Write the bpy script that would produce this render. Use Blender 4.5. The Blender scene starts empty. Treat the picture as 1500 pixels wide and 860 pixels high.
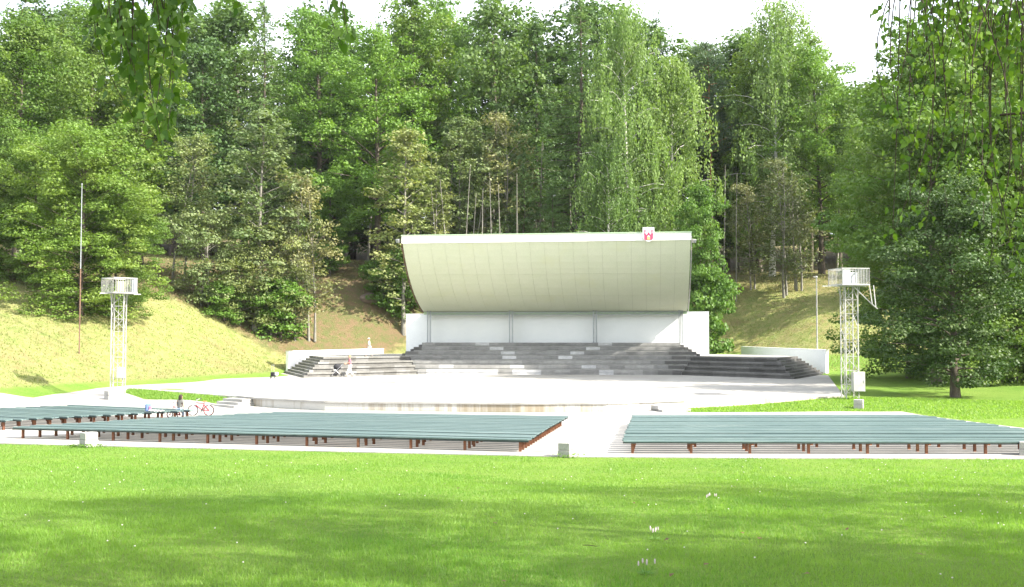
import bpy, bmesh, math, random
import numpy as np
from mathutils import Vector, Matrix
R = math.radians
SC = bpy.context.scene
COL = SC.collection

# ---------------------------------------------------------------- camera, world, sun, exposure
PITCH = math.atan(59/1500)
CAMZ = 4.0
cd = bpy.data.cameras.new('camera'); cam = bpy.data.objects.new('camera', cd); COL.objects.link(cam)
cam.location = (0, 0, CAMZ); cam.rotation_euler = (R(90)+PITCH, 0, 0)
cd.sensor_width = 36; cd.lens = 36; cd.clip_start = 0.1; cd.clip_end = 3000
SC.camera = cam
SUN = Vector((.735, -.305, .635)).normalized()
w = bpy.data.worlds.new("World"); SC.world = w; w.use_nodes = True
nt = w.node_tree; bg = nt.nodes['Background']
sky = nt.nodes.new('ShaderNodeTexSky'); sky.sky_type = 'NISHITA'; sky.sun_disc = False
sky.sun_elevation = math.asin(SUN.z); sky.sun_rotation = math.atan2(SUN.x, SUN.y)
sky.air_density = 1.0; sky.dust_density = 4.0; sky.ozone_density = 1.0; sky.altitude = 0
# thin bright summer cloud over most of the sky, the Nishita blue showing through faintly
tc = nt.nodes.new('ShaderNodeTexCoord'); cn = nt.nodes.new('ShaderNodeTexNoise'); cn.inputs['Scale'].default_value = 2.2; cn.inputs['Detail'].default_value = 6; cn.inputs['Roughness'].default_value = .6
cmap = nt.nodes.new('ShaderNodeMapping'); cmap.inputs['Scale'].default_value = (1, 1, 2.6); nt.links.new(tc.outputs['Generated'], cmap.inputs[0]); nt.links.new(cmap.outputs[0], cn.inputs['Vector'])
cr = nt.nodes.new('ShaderNodeValToRGB'); nt.links.new(cn.outputs[0], cr.inputs[0]); cr.color_ramp.elements[0].position = .3; cr.color_ramp.elements[0].color = (.42,.42,.42,1); cr.color_ramp.elements[1].position = .62; cr.color_ramp.elements[1].color = (.9,.9,.9,1)
cm = nt.nodes.new('ShaderNodeMix'); cm.data_type = 'RGBA'; nt.links.new(cr.outputs[0], cm.inputs[0]); nt.links.new(sky.outputs[0], cm.inputs[6]); cm.inputs[7].default_value = (5.6,5.8,6.1,1)
nt.links.new(cm.outputs[2], bg.inputs[0]); bg.inputs[1].default_value = 0.15
sd = bpy.data.lights.new('sun', 'SUN'); sun = bpy.data.objects.new('sun', sd); COL.objects.link(sun)
sun.rotation_euler = SUN.to_track_quat('Z', 'Y').to_euler(); sd.energy = 5.0; sd.angle = R(.53); sd.color = (1, .94, .82)
vs = SC.view_settings; vs.view_transform = 'Standard'; vs.look = 'None'; vs.exposure = 1.6; vs.gamma = 1; vs.use_curve_mapping = False
SC.cycles.max_bounces = 6; SC.cycles.diffuse_bounces = 3; SC.cycles.transmission_bounces = 3; SC.cycles.glossy_bounces = 2; SC.cycles.transparent_max_bounces = 6

# ---------------------------------------------------------------- helpers
def ray(px, py):
    a, b = (px-750)/1500, (430-py)/1500
    return (a, math.cos(PITCH)-b*math.sin(PITCH), math.sin(PITCH)+b*math.cos(PITCH))
def at_z(px, py, z):
    d = ray(px, py); k = (z-CAMZ)/d[2]; return Vector((d[0]*k, d[1]*k, z))
def at_y(px, py, y):
    d = ray(px, py); k = y/d[1]; return Vector((d[0]*k, y, CAMZ+d[2]*k))
def tag(o, label=None, cat=None, group=None, kind=None):
    if label: o['label'] = label
    if cat: o['category'] = cat
    if group: o['group'] = group
    if kind: o['kind'] = kind
    return o
def empty(name, loc=(0,0,0), rz=0, label=None, cat=None, group=None):
    o = bpy.data.objects.new(name, None); COL.objects.link(o); o.location = loc; o.rotation_euler = (0,0,rz)
    return tag(o, label, cat, group)
def copy_tree(o, parent=None):
    c = o.copy(); COL.objects.link(c); c.parent = parent
    for ch in o.children:
        if ch.name in COL.objects: copy_tree(ch, c)
    return c
def link(name, me, mat=None, parent=None, loc=None):
    o = bpy.data.objects.new(name, me); COL.objects.link(o)
    if mat and not len(me.materials): me.materials.append(mat)
    if parent: o.parent = parent
    if loc is not None: o.location = loc
    return o

class MB:
    """collects solid shapes in one mesh"""
    def __init__(s): s.v = []; s.f = []
    def poly(s, vs, fs):
        n = len(s.v); s.v += [tuple(v) for v in vs]; s.f += [tuple(i+n for i in f) for f in fs]; return s
    def box(s, x0, x1, y0, y1, z0, z1, M=None):
        vs = [Vector((x, y, z)) for z in (z0, z1) for (x, y) in ((x0,y0),(x1,y0),(x1,y1),(x0,y1))]
        if M: vs = [M @ v for v in vs]
        return s.poly(vs, [(3,2,1,0),(4,5,6,7),(0,1,5,4),(1,2,6,5),(2,3,7,6),(3,0,4,7)])
    def bar(s, a, b, w, h=None, up=(0,0,1)):
        a = Vector(a); b = Vector(b); h = h or w; d = (b-a); L = d.length
        if L < 1e-6: return s
        d.normalize(); u = Vector(up)
        if abs(d.dot(u)) > .98: u = Vector((1,0,0))
        sx = d.cross(u).normalized(); sy = sx.cross(d)
        vs = []
        for p in (a, b):
            for (i, j) in ((-1,-1),(1,-1),(1,1),(-1,1)): vs.append(p+sx*(i*w/2)+sy*(j*h/2))
        return s.poly(vs, [(3,2,1,0),(4,5,6,7),(0,1,5,4),(1,2,6,5),(2,3,7,6),(3,0,4,7)])
    def tube(s, pts, rad, n=6, cap=True):
        pts = [Vector(p) for p in pts]
        if not hasattr(rad, '__len__'): rad = [rad]*len(pts)
        base = len(s.v); prev = None
        for i, p in enumerate(pts):
            d = (pts[min(i+1,len(pts)-1)]-pts[max(i-1,0)]).normalized()
            u = Vector((0,0,1)) if abs(d.z) < .9 else Vector((1,0,0))
            if prev is not None: u = prev
            sx = d.cross(u).normalized(); sy = sx.cross(d); prev = u
            for k in range(n):
                a = 2*math.pi*k/n; s.v.append(tuple(p+(sx*math.cos(a)+sy*math.sin(a))*rad[i]))
        for i in range(len(pts)-1):
            for k in range(n):
                q = base+i*n; k2 = (k+1)%n; s.f.append((q+k, q+k2, q+n+k2, q+n+k))
        if cap:
            s.f.append(tuple(base+k for k in range(n))[::-1]); s.f.append(tuple(base+(len(pts)-1)*n+k for k in range(n)))
        return s
    def prism(s, poly, z0, z1):
        n = len(poly); vs = [(p[0],p[1],z0) for p in poly]+[(p[0],p[1],z1) for p in poly]
        return s.poly(vs, [tuple(range(n))[::-1], tuple(range(n,2*n))]+[(i,(i+1)%n,(i+1)%n+n,i+n) for i in range(n)])
    def ball(s, c, rx, ry=None, rz=None, n=10, m=6, M=None):
        ry = ry or rx; rz = rz or rx; c = Vector(c); vs = []; fs = []
        for j in range(1, m):
            t = math.pi*j/m
            for i in range(n):
                a = 2*math.pi*i/n; v = Vector((rx*math.sin(t)*math.cos(a), ry*math.sin(t)*math.sin(a), rz*math.cos(t)))
                vs.append((M @ v if M else v)+c)
        t0 = Vector((0,0,rz)); b0 = Vector((0,0,-rz))
        if M: t0 = M@t0; b0 = M@b0
        vs += [t0+c, b0+c]; T = len(vs)-2
        for j in range(m-2):
            for i in range(n): fs.append((j*n+i, (j+1)*n+i, (j+1)*n+(i+1)%n, j*n+(i+1)%n))
        for i in range(n): fs.append((T, i, (i+1)%n)); fs.append((T+1, (m-2)*n+(i+1)%n, (m-2)*n+i))
        return s.poly(vs, fs)
    def mesh(s, name, mat=None, smooth=False, bevel=0):
        me = bpy.data.meshes.new(name); me.from_pydata(s.v, [], s.f); me.update()
        bm = bmesh.new(); bm.from_mesh(me)
        bmesh.ops.recalc_face_normals(bm, faces=bm.faces)
        if bevel: bmesh.ops.bevel(bm, geom=[e for e in bm.edges if e.calc_face_angle(0) > .6], offset=bevel, segments=1, affect='EDGES')
        if smooth:
            for f in bm.faces: f.smooth = True
        bm.to_mesh(me); bm.free()
        if mat: me.materials.append(mat)
        return me
    def build(s, name, mat=None, parent=None, smooth=False, bevel=0, loc=None):
        return link(name, s.mesh(name, mat, smooth, bevel), None, parent, loc)

# ---------------------------------------------------------------- materials
def srgb(r, g, b): return tuple((c/255/12.92 if c/255 <= .04045 else ((c/255+.055)/1.055)**2.4) for c in (r,g,b))
def newmat(name):
    m = bpy.data.materials.new(name); m.use_nodes = True; return m, m.node_tree, m.node_tree.nodes['Principled BSDF']
def noise(nt, scale, detail=4, rough=.6, vec=None, dims='3D'):
    n = nt.nodes.new('ShaderNodeTexNoise'); n.inputs['Scale'].default_value = scale; n.inputs['Detail'].default_value = detail; n.inputs['Roughness'].default_value = rough
    if vec is not None: nt.links.new(vec, n.inputs['Vector'])
    return n
def ramp(nt, fac, stops):
    r = nt.nodes.new('ShaderNodeValToRGB'); nt.links.new(fac, r.inputs[0]); e = r.color_ramp.elements
    while len(e) < len(stops): e.new(.5)
    for i, (p, c) in enumerate(stops):
        e[i].position = p; e[i].color = (c[0], c[1], c[2], 1) if hasattr(c, '__len__') else (c, c, c, 1)
    return r
def mixc(nt, fac, a, b, mode='MIX'):
    m = nt.nodes.new('ShaderNodeMix'); m.data_type = 'RGBA'; m.blend_type = mode
    for sock, v in ((m.inputs[0], fac), (m.inputs[6], a), (m.inputs[7], b)):
        if hasattr(v, 'links'): nt.links.new(v, sock)
        elif hasattr(v, '__len__'): sock.default_value = (v[0], v[1], v[2], 1)
        else: sock.default_value = v
    return m.outputs[2]
def geo_pos(nt): return nt.nodes.new('ShaderNodeNewGeometry').outputs['Position']
def bump(nt, bs, h, strength=.3, dist=.02):
    b = nt.nodes.new('ShaderNodeBump'); b.inputs['Strength'].default_value = strength; b.inputs['Distance'].default_value = dist
    nt.links.new(h, b.inputs['Height']); nt.links.new(b.outputs[0], bs.inputs['Normal'])
def worn(name, c1, c2, scale=3, rough=.8, c3=None, fine=40, bstr=.25, metallic=0, stretch=None, spec=.3):
    """two colours mixed by noise, finer speckle, optional third stain colour"""
    m, nt, bs = newmat(name)
    pos = geo_pos(nt)
    if stretch:
        mp = nt.nodes.new('ShaderNodeMapping'); nt.links.new(pos, mp.inputs[0]); mp.inputs['Scale'].default_value = stretch; pos = mp.outputs[0]
    n1 = noise(nt, scale, 5, .65, pos); n2 = noise(nt, fine, 3, .6, pos)
    f = ramp(nt, n1.outputs[0], [(.35, 0), (.65, 1)])
    c = mixc(nt, f.outputs[0], c1, c2)
    g = ramp(nt, n2.outputs[0], [(.3, .82), (.7, 1.12)])
    c = mixc(nt, 1, c, g.outputs[0], 'MULTIPLY')
    if c3:
        n3 = noise(nt, scale*.45, 6, .7, pos); f3 = ramp(nt, n3.outputs[0], [(.55, 0), (.68, 1)])
        c = mixc(nt, f3.outputs[0], c, c3)
    nt.links.new(c, bs.inputs['Base Color']); bs.inputs['Roughness'].default_value = rough; bs.inputs['Metallic'].default_value = metallic
    bs.inputs['Specular IOR Level'].default_value = spec
    if bstr: bump(nt, bs, n2.outputs[0], bstr)
    return m

M = {}
M['concrete'] = worn('pale_concrete', (.29,.285,.27), (.38,.37,.35), 1.2, .9, (.21,.20,.18), 30)
M['asphalt'] = worn('pale_asphalt', (.285,.275,.26), (.35,.34,.32), .35, .9, (.22,.21,.195), 25)
M['yard'] = worn('yard_paving', (.28,.27,.255), (.345,.33,.31), .5, .9, (.22,.20,.18), 25)
M['white'] = worn('white_render', (.87,.885,.90), (.83,.85,.87), .8, .85, None, 60, .1)
M['whitemetal'] = worn('white_painted_metal', (.40,.40,.39), (.31,.31,.30), 4, .5, (.42,.38,.33), 30, .1)
M['greymetal'] = worn('galvanised_metal', (.36,.38,.40), (.28,.30,.32), 4, .5, None, 30, .1, .3)
M['rust'] = worn('rusty_brown_paint', (.24,.10,.055), (.16,.065,.035), 6, .75, (.34,.17,.09), 40, .3)
M['green'] = worn('green_painted_wood', (.11,.165,.165), (.08,.13,.135), 1.5, .4, (.16,.215,.215), 18, .2, stretch=(.3,4,4), spec=.5)
def addrandom(m, lo, hi):
    nt = m.node_tree; bs = nt.nodes['Principled BSDF']; src = bs.inputs['Base Color'].links[0].from_socket
    oi = nt.nodes.new('ShaderNodeObjectInfo'); r = ramp(nt, oi.outputs['Random'], [(0, lo), (1, hi)]); nt.links.new(mixc(nt, 1, src, r.outputs[0], 'MULTIPLY'), bs.inputs['Base Color'])
addrandom(M['green'], (.78,.80,.80), (1.2,1.16,1.16))
M['darkgreen'] = worn('dark_green_metal', (.03,.045,.04), (.02,.03,.028), 6, .6)
M['fascia'] = worn('white_fascia_boards', (.80,.80,.78), (.72,.73,.70), 1.2, .6, (.62,.62,.58), 30, .1, stretch=(1,1,5))
M['cap'] = worn('pale_green_capping', (.42,.55,.36), (.36,.48,.32), 2, .7)
M['panel'] = worn('cream_green_panel', (.66,.68,.53), (.63,.66,.50), .7, .6, (.62,.64,.46), 30, .05)
M['paneld'] = worn('panel_backing', (.36,.37,.27), (.32,.33,.24), 2, .8)
M['rusted'] = worn('rusted_frame', (.20,.12,.09), (.12,.07,.05), 5, .8)
M['roof'] = worn('grey_roof_felt', (.16,.16,.16), (.11,.11,.11), 2, .9)
M['boulder'] = worn('brown_boulder', (.20,.15,.12), (.13,.10,.085), 2, .9, None, 20, .6)
M['red'] = worn('red_paint', (.50,.03,.06), (.44,.03,.05), 6, .5, None, 40, .05)
M['pink'] = worn('faded_red_print', (.62,.07,.15), (.56,.06,.13), 6, .6, None, 40, .05)
M['pinkd'] = worn('dark_red_print', (.35,.09,.14), (.30,.08,.12), 6, .6, None, 40, .05)
M['yellow'] = worn('yellow_print', (.80,.68,.22), (.75,.62,.2), 6, .6, None, 40, .05)
M['black'] = worn('black_rubber', (.02,.02,.022), (.03,.03,.032), 8, .7)
M['blackcloth'] = worn('black_fabric', (.025,.025,.03), (.04,.04,.045), 8, .9)
M['chrome'] = worn('silver_metal', (.6,.6,.62), (.5,.5,.52), 8, .3, None, 40, .05, .7)
M['skin'] = worn('skin', (.50,.30,.21), (.46,.27,.19), 8, .6, None, 60, .05)
M['hairdark'] = worn('dark_brown_hair', (.035,.022,.018), (.05,.032,.025), 14, .55, None, 90, .3)
M['hairfair'] = worn('fair_hair', (.42,.27,.13), (.34,.21,.10), 14, .55, None, 90, .3)
M['greyshirt'] = worn('grey_shirt', (.19,.185,.175), (.15,.148,.14), 6, .9)
M['pinkshirt'] = worn('pink_shirt', (.50,.15,.22), (.44,.12,.18), 6, .9)
M['whitecloth'] = worn('white_cloth', (.78,.77,.76), (.7,.7,.69), 6, .9)
M['denim'] = worn('pale_blue_denim', (.35,.45,.58), (.28,.38,.5), 6, .9)
M['blue'] = worn('blue_fabric', (.13,.20,.40), (.10,.15,.32), 9, .8)
M['yellowpl'] = worn('yellow_plastic', (.80,.55,.12), (.75,.5,.1), 6, .5)
M['tan'] = worn('tan_leather', (.45,.22,.10), (.38,.18,.08), 6, .7)
M['bark'] = worn('grey_brown_bark', (.115,.095,.075), (.065,.052,.042), 5, .95, (.16,.15,.12), 25, .6, stretch=(1,1,.35))
M['barkgrey'] = worn('pale_grey_bark', (.25,.24,.21), (.16,.15,.13), 5, .95, (.10,.09,.08), 25, .5, stretch=(1,1,.35))
M['barkbirch'] = worn('white_birch_bark', (.62,.60,.56), (.50,.48,.44), 3, .85, (.06,.055,.05), 12, .4, stretch=(1,1,1.6))
M['barkpine'] = worn('orange_pine_bark', (.28,.13,.065), (.20,.095,.05), 4, .95, (.13,.08,.06), 20, .6, stretch=(1,1,.4))
M['twig'] = worn('birch_twig', (.06,.04,.03), (.045,.03,.025), 20, .8)
M['deadleaf'] = worn('brown_dead_leaf', (.12,.085,.035), (.09,.06,.025), 20, .8)
M['clover'] = worn('white_clover_flower', (.62,.60,.55), (.55,.52,.48), 20, .9)
M['plantain'] = worn('plantain_flower', (.55,.48,.50), (.48,.40,.42), 40, .9)
M['paper'] = worn('pale_blue_paper', (.55,.64,.78), (.5,.6,.74), 10, .7)

# wall of the stage front: rain streaks run down the face
def streaked():
    m, nt, bs = newmat('streaked_concrete'); pos = geo_pos(nt)
    mp = nt.nodes.new('ShaderNodeMapping'); nt.links.new(pos, mp.inputs[0]); mp.inputs['Scale'].default_value = (1, .4, .05)
    n1 = noise(nt, 1.1, 6, .75, mp.outputs[0]); n2 = noise(nt, 30, 3, .6, pos)
    big = noise(nt, .12, 2, .5, pos)
    a = nt.nodes.new('ShaderNodeMath'); a.operation = 'ADD'; nt.links.new(n1.outputs[0], a.inputs[0]); nt.links.new(big.outputs[0], a.inputs[1])
    f = ramp(nt, a.outputs[0], [(.49, 0), (.53, .6), (.58, 1)])
    f.color_ramp.interpolation = 'LINEAR'
    sub = nt.nodes.new('ShaderNodeMath'); sub.operation = 'MULTIPLY_ADD'; sub.inputs[1].default_value = .5; sub.inputs[2].default_value = 0
    nt.links.new(a.outputs[0], sub.inputs[0]); nt.links.new(sub.outputs[0], f.inputs[0])
    c = mixc(nt, f.outputs[0], (.46,.45,.42), (.26,.22,.16))
    g = ramp(nt, n2.outputs[0], [(.3, .85), (.7, 1.1)]); c = mixc(nt, 1, c, g.outputs[0], 'MULTIPLY')
    nt.links.new(c, bs.inputs['Base Color']); bs.inputs['Roughness'].default_value = .9
    return m
M['streak'] = streaked()

# stone slabs: each slab object has its own colour (obj.color), lichen and dirt on top
def slabmat():
    m, nt, bs = newmat('stone_slab'); pos = geo_pos(nt)
    oi = nt.nodes.new('ShaderNodeObjectInfo'); n1 = noise(nt, 1.6, 6, .7, pos); n2 = noise(nt, 22, 4, .6, pos)
    f = ramp(nt, n1.outputs[0], [(.3, .72), (.75, 1.2)]); g = ramp(nt, n2.outputs[0], [(.3, .8), (.7, 1.15)])
    c = mixc(nt, 1, oi.outputs['Color'], f.outputs[0], 'MULTIPLY'); c = mixc(nt, 1, c, g.outputs[0], 'MULTIPLY')
    nt.links.new(c, bs.inputs['Base Color']); bs.inputs['Roughness'].default_value = .9; bump(nt, bs, n2.outputs[0], .35)
    return m
M['slab'] = slabmat()

def leafmat(name, ca, cb, trans=.35, cc=None, rough=.55):
    m, nt, bs = newmat(name); pos = geo_pos(nt)
    at = nt.nodes.new('ShaderNodeAttribute'); at.attribute_name = 'tint'
    oi = nt.nodes.new('ShaderNodeObjectInfo')
    c = mixc(nt, at.outputs['Fac'], ca, cb)
    n1 = noise(nt, .22, 3, .6, pos); f = ramp(nt, n1.outputs[0], [(.38, 0), (.62, 1)])
    if cc: c = mixc(nt, f.outputs[0], c, cc)
    br = ramp(nt, oi.outputs['Random'], [(0, (.80,.84,.86)), (.5, (1,1,1)), (1, (1.22,1.12,.95))]); c = mixc(nt, 1, c, br.outputs[0], 'MULTIPLY')
    nt.links.new(c, bs.inputs['Base Color']); bs.inputs['Roughness'].default_value = rough; bs.inputs['Specular IOR Level'].default_value = .35
    tr = nt.nodes.new('ShaderNodeBsdfTranslucent')
    tc = mixc(nt, 1, c, (1.25,1.3,.55), 'MULTIPLY'); nt.links.new(tc, tr.inputs[0])
    mx = nt.nodes.new('ShaderNodeMixShader'); mx.inputs[0].default_value = trans
    nt.links.new(bs.outputs[0], mx.inputs[1]); nt.links.new(tr.outputs[0], mx.inputs[2]); nt.links.new(mx.outputs[0], nt.nodes['Material Output'].inputs[0])
    return m
M['leaf_linden'] = leafmat('linden_leaves', (.09,.165,.03), (.19,.265,.06), .4, (.11,.20,.035))
M['leaf_maple'] = leafmat('maple_leaves', (.085,.185,.03), (.17,.28,.05), .4, (.11,.21,.035))
M['leaf_birch'] = leafmat('birch_leaves', (.12,.20,.055), (.20,.285,.09), .4, (.14,.23,.06))
M['leaf_alder'] = leafmat('alder_leaves', (.15,.20,.08), (.25,.28,.13), .35, (.13,.19,.07))
M['leaf_brown'] = leafmat('dry_brown_leaves', (.13,.16,.075), (.20,.20,.105), .3, (.12,.155,.065))
M['leaf_dark'] = leafmat('dark_leaves', (.055,.115,.035), (.11,.18,.055), .35, (.075,.14,.04))
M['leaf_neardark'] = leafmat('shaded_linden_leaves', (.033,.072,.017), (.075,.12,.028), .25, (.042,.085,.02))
M['leaf_larch'] = leafmat('larch_needles', (.09,.17,.05), (.16,.24,.075), .3, (.08,.15,.045))
M['leaf_pine'] = leafmat('pine_needles', (.07,.12,.065), (.12,.18,.09), .25, (.08,.13,.065))
M['leaf_near'] = leafmat('near_birch_leaves', (.055,.125,.015), (.13,.22,.03), .42)
M['grass'] = leafmat('grass_blades', (.10,.235,.035), (.225,.335,.095), .5, (.165,.295,.055), rough=.5)

# ground: green lawn, dry meadow, bare brown forest floor, blended by painted weights (what grows where)
def groundmat():
    m, nt, bs = newmat('grass_ground'); pos = geo_pos(nt)
    def attr(n):
        a = nt.nodes.new('ShaderNodeAttribute'); a.attribute_name = n; return a.outputs['Fac']
    n1 = noise(nt, .25, 5, .65, pos); n2 = noise(nt, 6, 5, .7, pos); n3 = noise(nt, 1.3, 5, .7, pos); n4 = noise(nt, 55, 3, .7, pos)
    lawn = mixc(nt, ramp(nt, n1.outputs[0], [(.35,0),(.65,1)]).outputs[0], (.125,.24,.035), (.19,.29,.055))
    lawn = mixc(nt, ramp(nt, n2.outputs[0], [(.5,0),(.8,1)]).outputs[0], lawn, (.23,.30,.08))
    dry = mixc(nt, ramp(nt, n3.outputs[0], [(.4,0),(.62,1)]).outputs[0], (.29,.285,.115), (.19,.245,.065))
    dry = mixc(nt, ramp(nt, n2.outputs[0], [(.5,0),(.75,1)]).outputs[0], dry, (.37,.33,.17))
    dry = mixc(nt, ramp(nt, noise(nt, .33, 6, .75, pos).outputs[0], [(.5,0),(.64,.75)]).outputs[0], dry, (.25,.20,.10))
    dry = mixc(nt, ramp(nt, noise(nt, .9, 6, .75, pos).outputs[0], [(.56,0),(.66,.6)]).outputs[0], dry, (.12,.20,.04))
    br = mixc(nt, ramp(nt, n3.outputs[0], [(.4,0),(.6,1)]).outputs[0], (.19,.135,.08), (.13,.14,.055))
    def wob(x, amt=.55):
        a = nt.nodes.new('ShaderNodeMath'); a.operation = 'MULTIPLY_ADD'; nt.links.new(n3.outputs[0], a.inputs[0]); a.inputs[1].default_value = amt
        nt.links.new(x, a.inputs[2]); return ramp(nt, a.outputs[0], [(.45+amt*.25, 0), (.6+amt*.35, 1)]).outputs[0]
    c = mixc(nt, wob(attr('dry')), lawn, dry)
    c = mixc(nt, wob(attr('bare')), c, br)
    g = ramp(nt, n4.outputs[0], [(.25, .7), (.75, 1.25)]); c = mixc(nt, 1, c, g.outputs[0], 'MULTIPLY')
    nt.links.new(c, bs.inputs['Base Color']); bs.inputs['Roughness'].default_value = .95; bs.inputs['Specular IOR Level'].default_value = .1
    h = nt.nodes.new('ShaderNodeMath'); h.operation = 'ADD'; nt.links.new(n2.outputs[0], h.inputs[0]); nt.links.new(n4.outputs[0], h.inputs[1])
    bump(nt, bs, h.outputs[0], .8, .12)
    return m
M['ground'] = groundmat()

# ---------------------------------------------------------------- terrain
EDGE = [(-90,52),(-45,44.2),(-30,40.5),(-18.6,37.3),(1.8,33.3),(16.4,32.75),(30,33.6),(60,40)]
ex = np.array([e[0] for e in EDGE]); ey = np.array([e[1] for e in EDGE])
CT = [(-46,62,1.2),(-60,62,4.0),(-40,55.5,.2),(-60,50,.5),(-27.6,55.5,.05),(-28.1,60.3,.2),(-27.2,67.4,.35),(-24.8,71,.42),(-22.6,80,.47),(-20.5,91,.5),
 (-30.2,63.8,1.15),(-27.8,63.8,.27),(-26,62.5,.25),(-28.1,58,.12),(-29.5,57,.25),(-34,54,.12),(-31,72,2.9),(-36,67,3.3),(-42,76,6.6),(-42.5,85,8.8),(-52,80,9.2),(-33,85,6.6),(-31,92,7.0),(-26,84,2.6),(-23.5,92,2.0),(-36,97,9.4),
 (-24.5,97,3.9),(-17.2,97,.9),(-19.6,94,.7),(-14.5,101,1.2),(-20.5,99,2.6),(-17.5,104,4.6),(-27,108,10.0),(-15,108,7.6),(-11.5,103.5,1.6),(-14,118,12.0),(-6,103,2.6),(5,103,2.6),(0,112,8.5),(15,103,2.0),(21,97,1.4),(25.2,93,.9),(24.6,99,1.3),(22,104,1.9),(28.5,98,3.0),(30,92,1.6),(30,103,5.5),(29,125,11.2),(35,118,10.8),(40,108,8.5),(20,118,9.5),(33,96,3.4),(28.5,88,.6),(38,90,2.6),(48,95,5.5),(50,80,2.2),(36,80,.9),(44,66,1.2),
 (30,60,.15),(28,70,.3),(26,50,.0),(34,50,.1),(24,62,.22),(30,80,.5),(26.5,86,.5),(21,52.5,.08),(18.5,56,.4),(24,75,.45),
 (5,95,.6),(-8,95,.6),(16,93,.6),
 (-30,140,13.5),(0,140,13.5),(30,145,13),(-60,120,14),(-70,90,13.5),(60,120,10),(70,80,5),(70,55,2.5),(60,40,1),(0,165,17.5),(0,185,24),(-80,185,25),(80,185,22),(-40,165,18),(50,165,17),(-100,60,12),(-100,120,16),(110,120,12),(110,50,4),
 (-150,50,14),(150,50,6),(0,300,30),(-200,300,32),(200,300,28),(-200,100,18),(200,100,10)]
for yy in (34, 42, 50):
    for xx in range(-26, 25, 10): CT.append((xx, yy, 0))
for yy in (60, 70, 80, 88):
    for xx in (-18,-8, 4, 14): CT.append((xx, yy, .38))
for xx in range(-10, 18, 9): CT.append((xx, 51.3, .0))
CT += [(-22,63.3,.47),(-19,60.6,.46),(-16.6,58.4,.44),(-16.2,56.5,.05),(-24.8,66.5,.46),(9,52,0),(14,52,0),(19,52.2,0),(-12,54.6,.0),(-21.2,59.4,.1),(-17,62,.4)]
CT += [(-40,20,0),(0,20,0),(40,20,0),(-100,0,3),(0,0,0),(100,0,1),(-45,44,0),(45,44,.2)]
CT = np.array(CT, float)
def _k(d): return np.sqrt(d*d+4.0)
_D = np.hypot(CT[:,None,0]-CT[None,:,0], CT[:,None,1]-CT[None,:,1])
_n = len(CT); _A = np.zeros((_n+3,_n+3)); _A[:_n,:_n] = _k(_D)+np.eye(_n)*(-.15); _P = np.c_[np.ones(_n), CT[:,:2]]; _A[:_n,_n:] = _P; _A[_n:,:_n] = _P.T
_W = np.linalg.solve(_A, np.r_[CT[:,2], 0, 0, 0])
def gz(x, y):
    x = np.asarray(x, float); y = np.asarray(y, float); sh = np.broadcast(x, y).shape
    X = np.broadcast_to(x, sh).ravel(); Y = np.broadcast_to(y, sh).ravel(); out = np.empty(len(X))
    for i in range(0, len(X), 20000):
        xs, ys = X[i:i+20000], Y[i:i+20000]
        out[i:i+20000] = _k(np.hypot(xs[:,None]-CT[None,:,0], ys[:,None]-CT[None,:,1])) @ _W[:_n] + _W[_n] + _W[_n+1]*xs + _W[_n+2]*ys
    e = np.interp(X, ex, ey); s = e-Y
    bl = np.clip((-s+2)/5, 0, 1); bl = bl*bl*(3-2*bl)
    sp = np.maximum(s, 0)
    front = .084*(np.sqrt(sp*sp+9)-3)
    front = np.where(sp > 34, .084*(np.sqrt(34*34+9)-3)+(sp-34)*.02, front)
    front = front+.05*np.sin(X*.35+1)*np.sin(Y*.45)*np.clip(sp/6, 0, 1)
    # the paved yard is level
    res = np.where(out > 22, 22+8*np.tanh((out-22)/8), out)*bl+front
    return res.reshape(sh)
def g(x, y): return float(gz(x, y))

# zones: where the grass is dry, where the forest floor is bare (foot line of the wood)
TL = [(-70,62),(-50,74),(-42,84),(-34,90),(-30,96),(-24,97),(-19,97.5),(-13,104),(-7,110),(10,114),(24,116),(30,112),(36,104),(42,96),(44,86),(44,74),(60,60)]
tlx = np.array([t[0] for t in TL]); tly = np.array([t[1] for t in TL])
def ssz(a, b, v): t = np.clip((v-a)/(b-a), 0, 1); return t*t*(3-2*t)
def zones(X, Y, Z):
    dry = ssz(.2, 1.5, Z)*(Y > 45)*np.where(X < 10, 1, ssz(1.2, 3.2, Z))
    dry = np.where(Y < 45, 0, dry)
    tl = np.interp(X, tlx, tly)
    bare = ssz(-6, 5, Y-tl)
    bare = np.where((X > 24), bare*(.45+.55*ssz(128, 150, Y)), bare)          # grassier wood on the right
    bare = np.maximum(bare, .95*np.exp(-(((X+17)/4.5)**2+((Y-106)/5)**2)))
    return dry, bare
def grow(a, step, far, f=1.25):
    out = []; v = a
    while abs(v) < abs(far): step *= f; v += step if far > 0 else -step; out.append(v)
    return out
xs = np.arange(-50, 50.01, .65); xs = np.r_[grow(-50, .65, -450)[::-1], xs, grow(50, .65, 450)]
ys = np.arange(5, 125, .65); ys = np.r_[[-150,-100,-80,-60,-40,-25,-15,-8,-3,0,2.5,4], ys, grow(125, .65, 700)]
def grid_mesh(name, xs, ys, Z):
    nx, ny = len(xs), len(ys); X, Y = np.meshgrid(xs, ys)
    co = np.stack([X, Y, Z], -1).reshape(-1, 3).astype('f4'); i = np.arange(nx*ny).reshape(ny, nx)
    q = np.stack([i[:-1,:-1], i[:-1,1:], i[1:,1:], i[1:,:-1]], -1).reshape(-1, 4)
    return quad_mesh(name, co, q)
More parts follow.
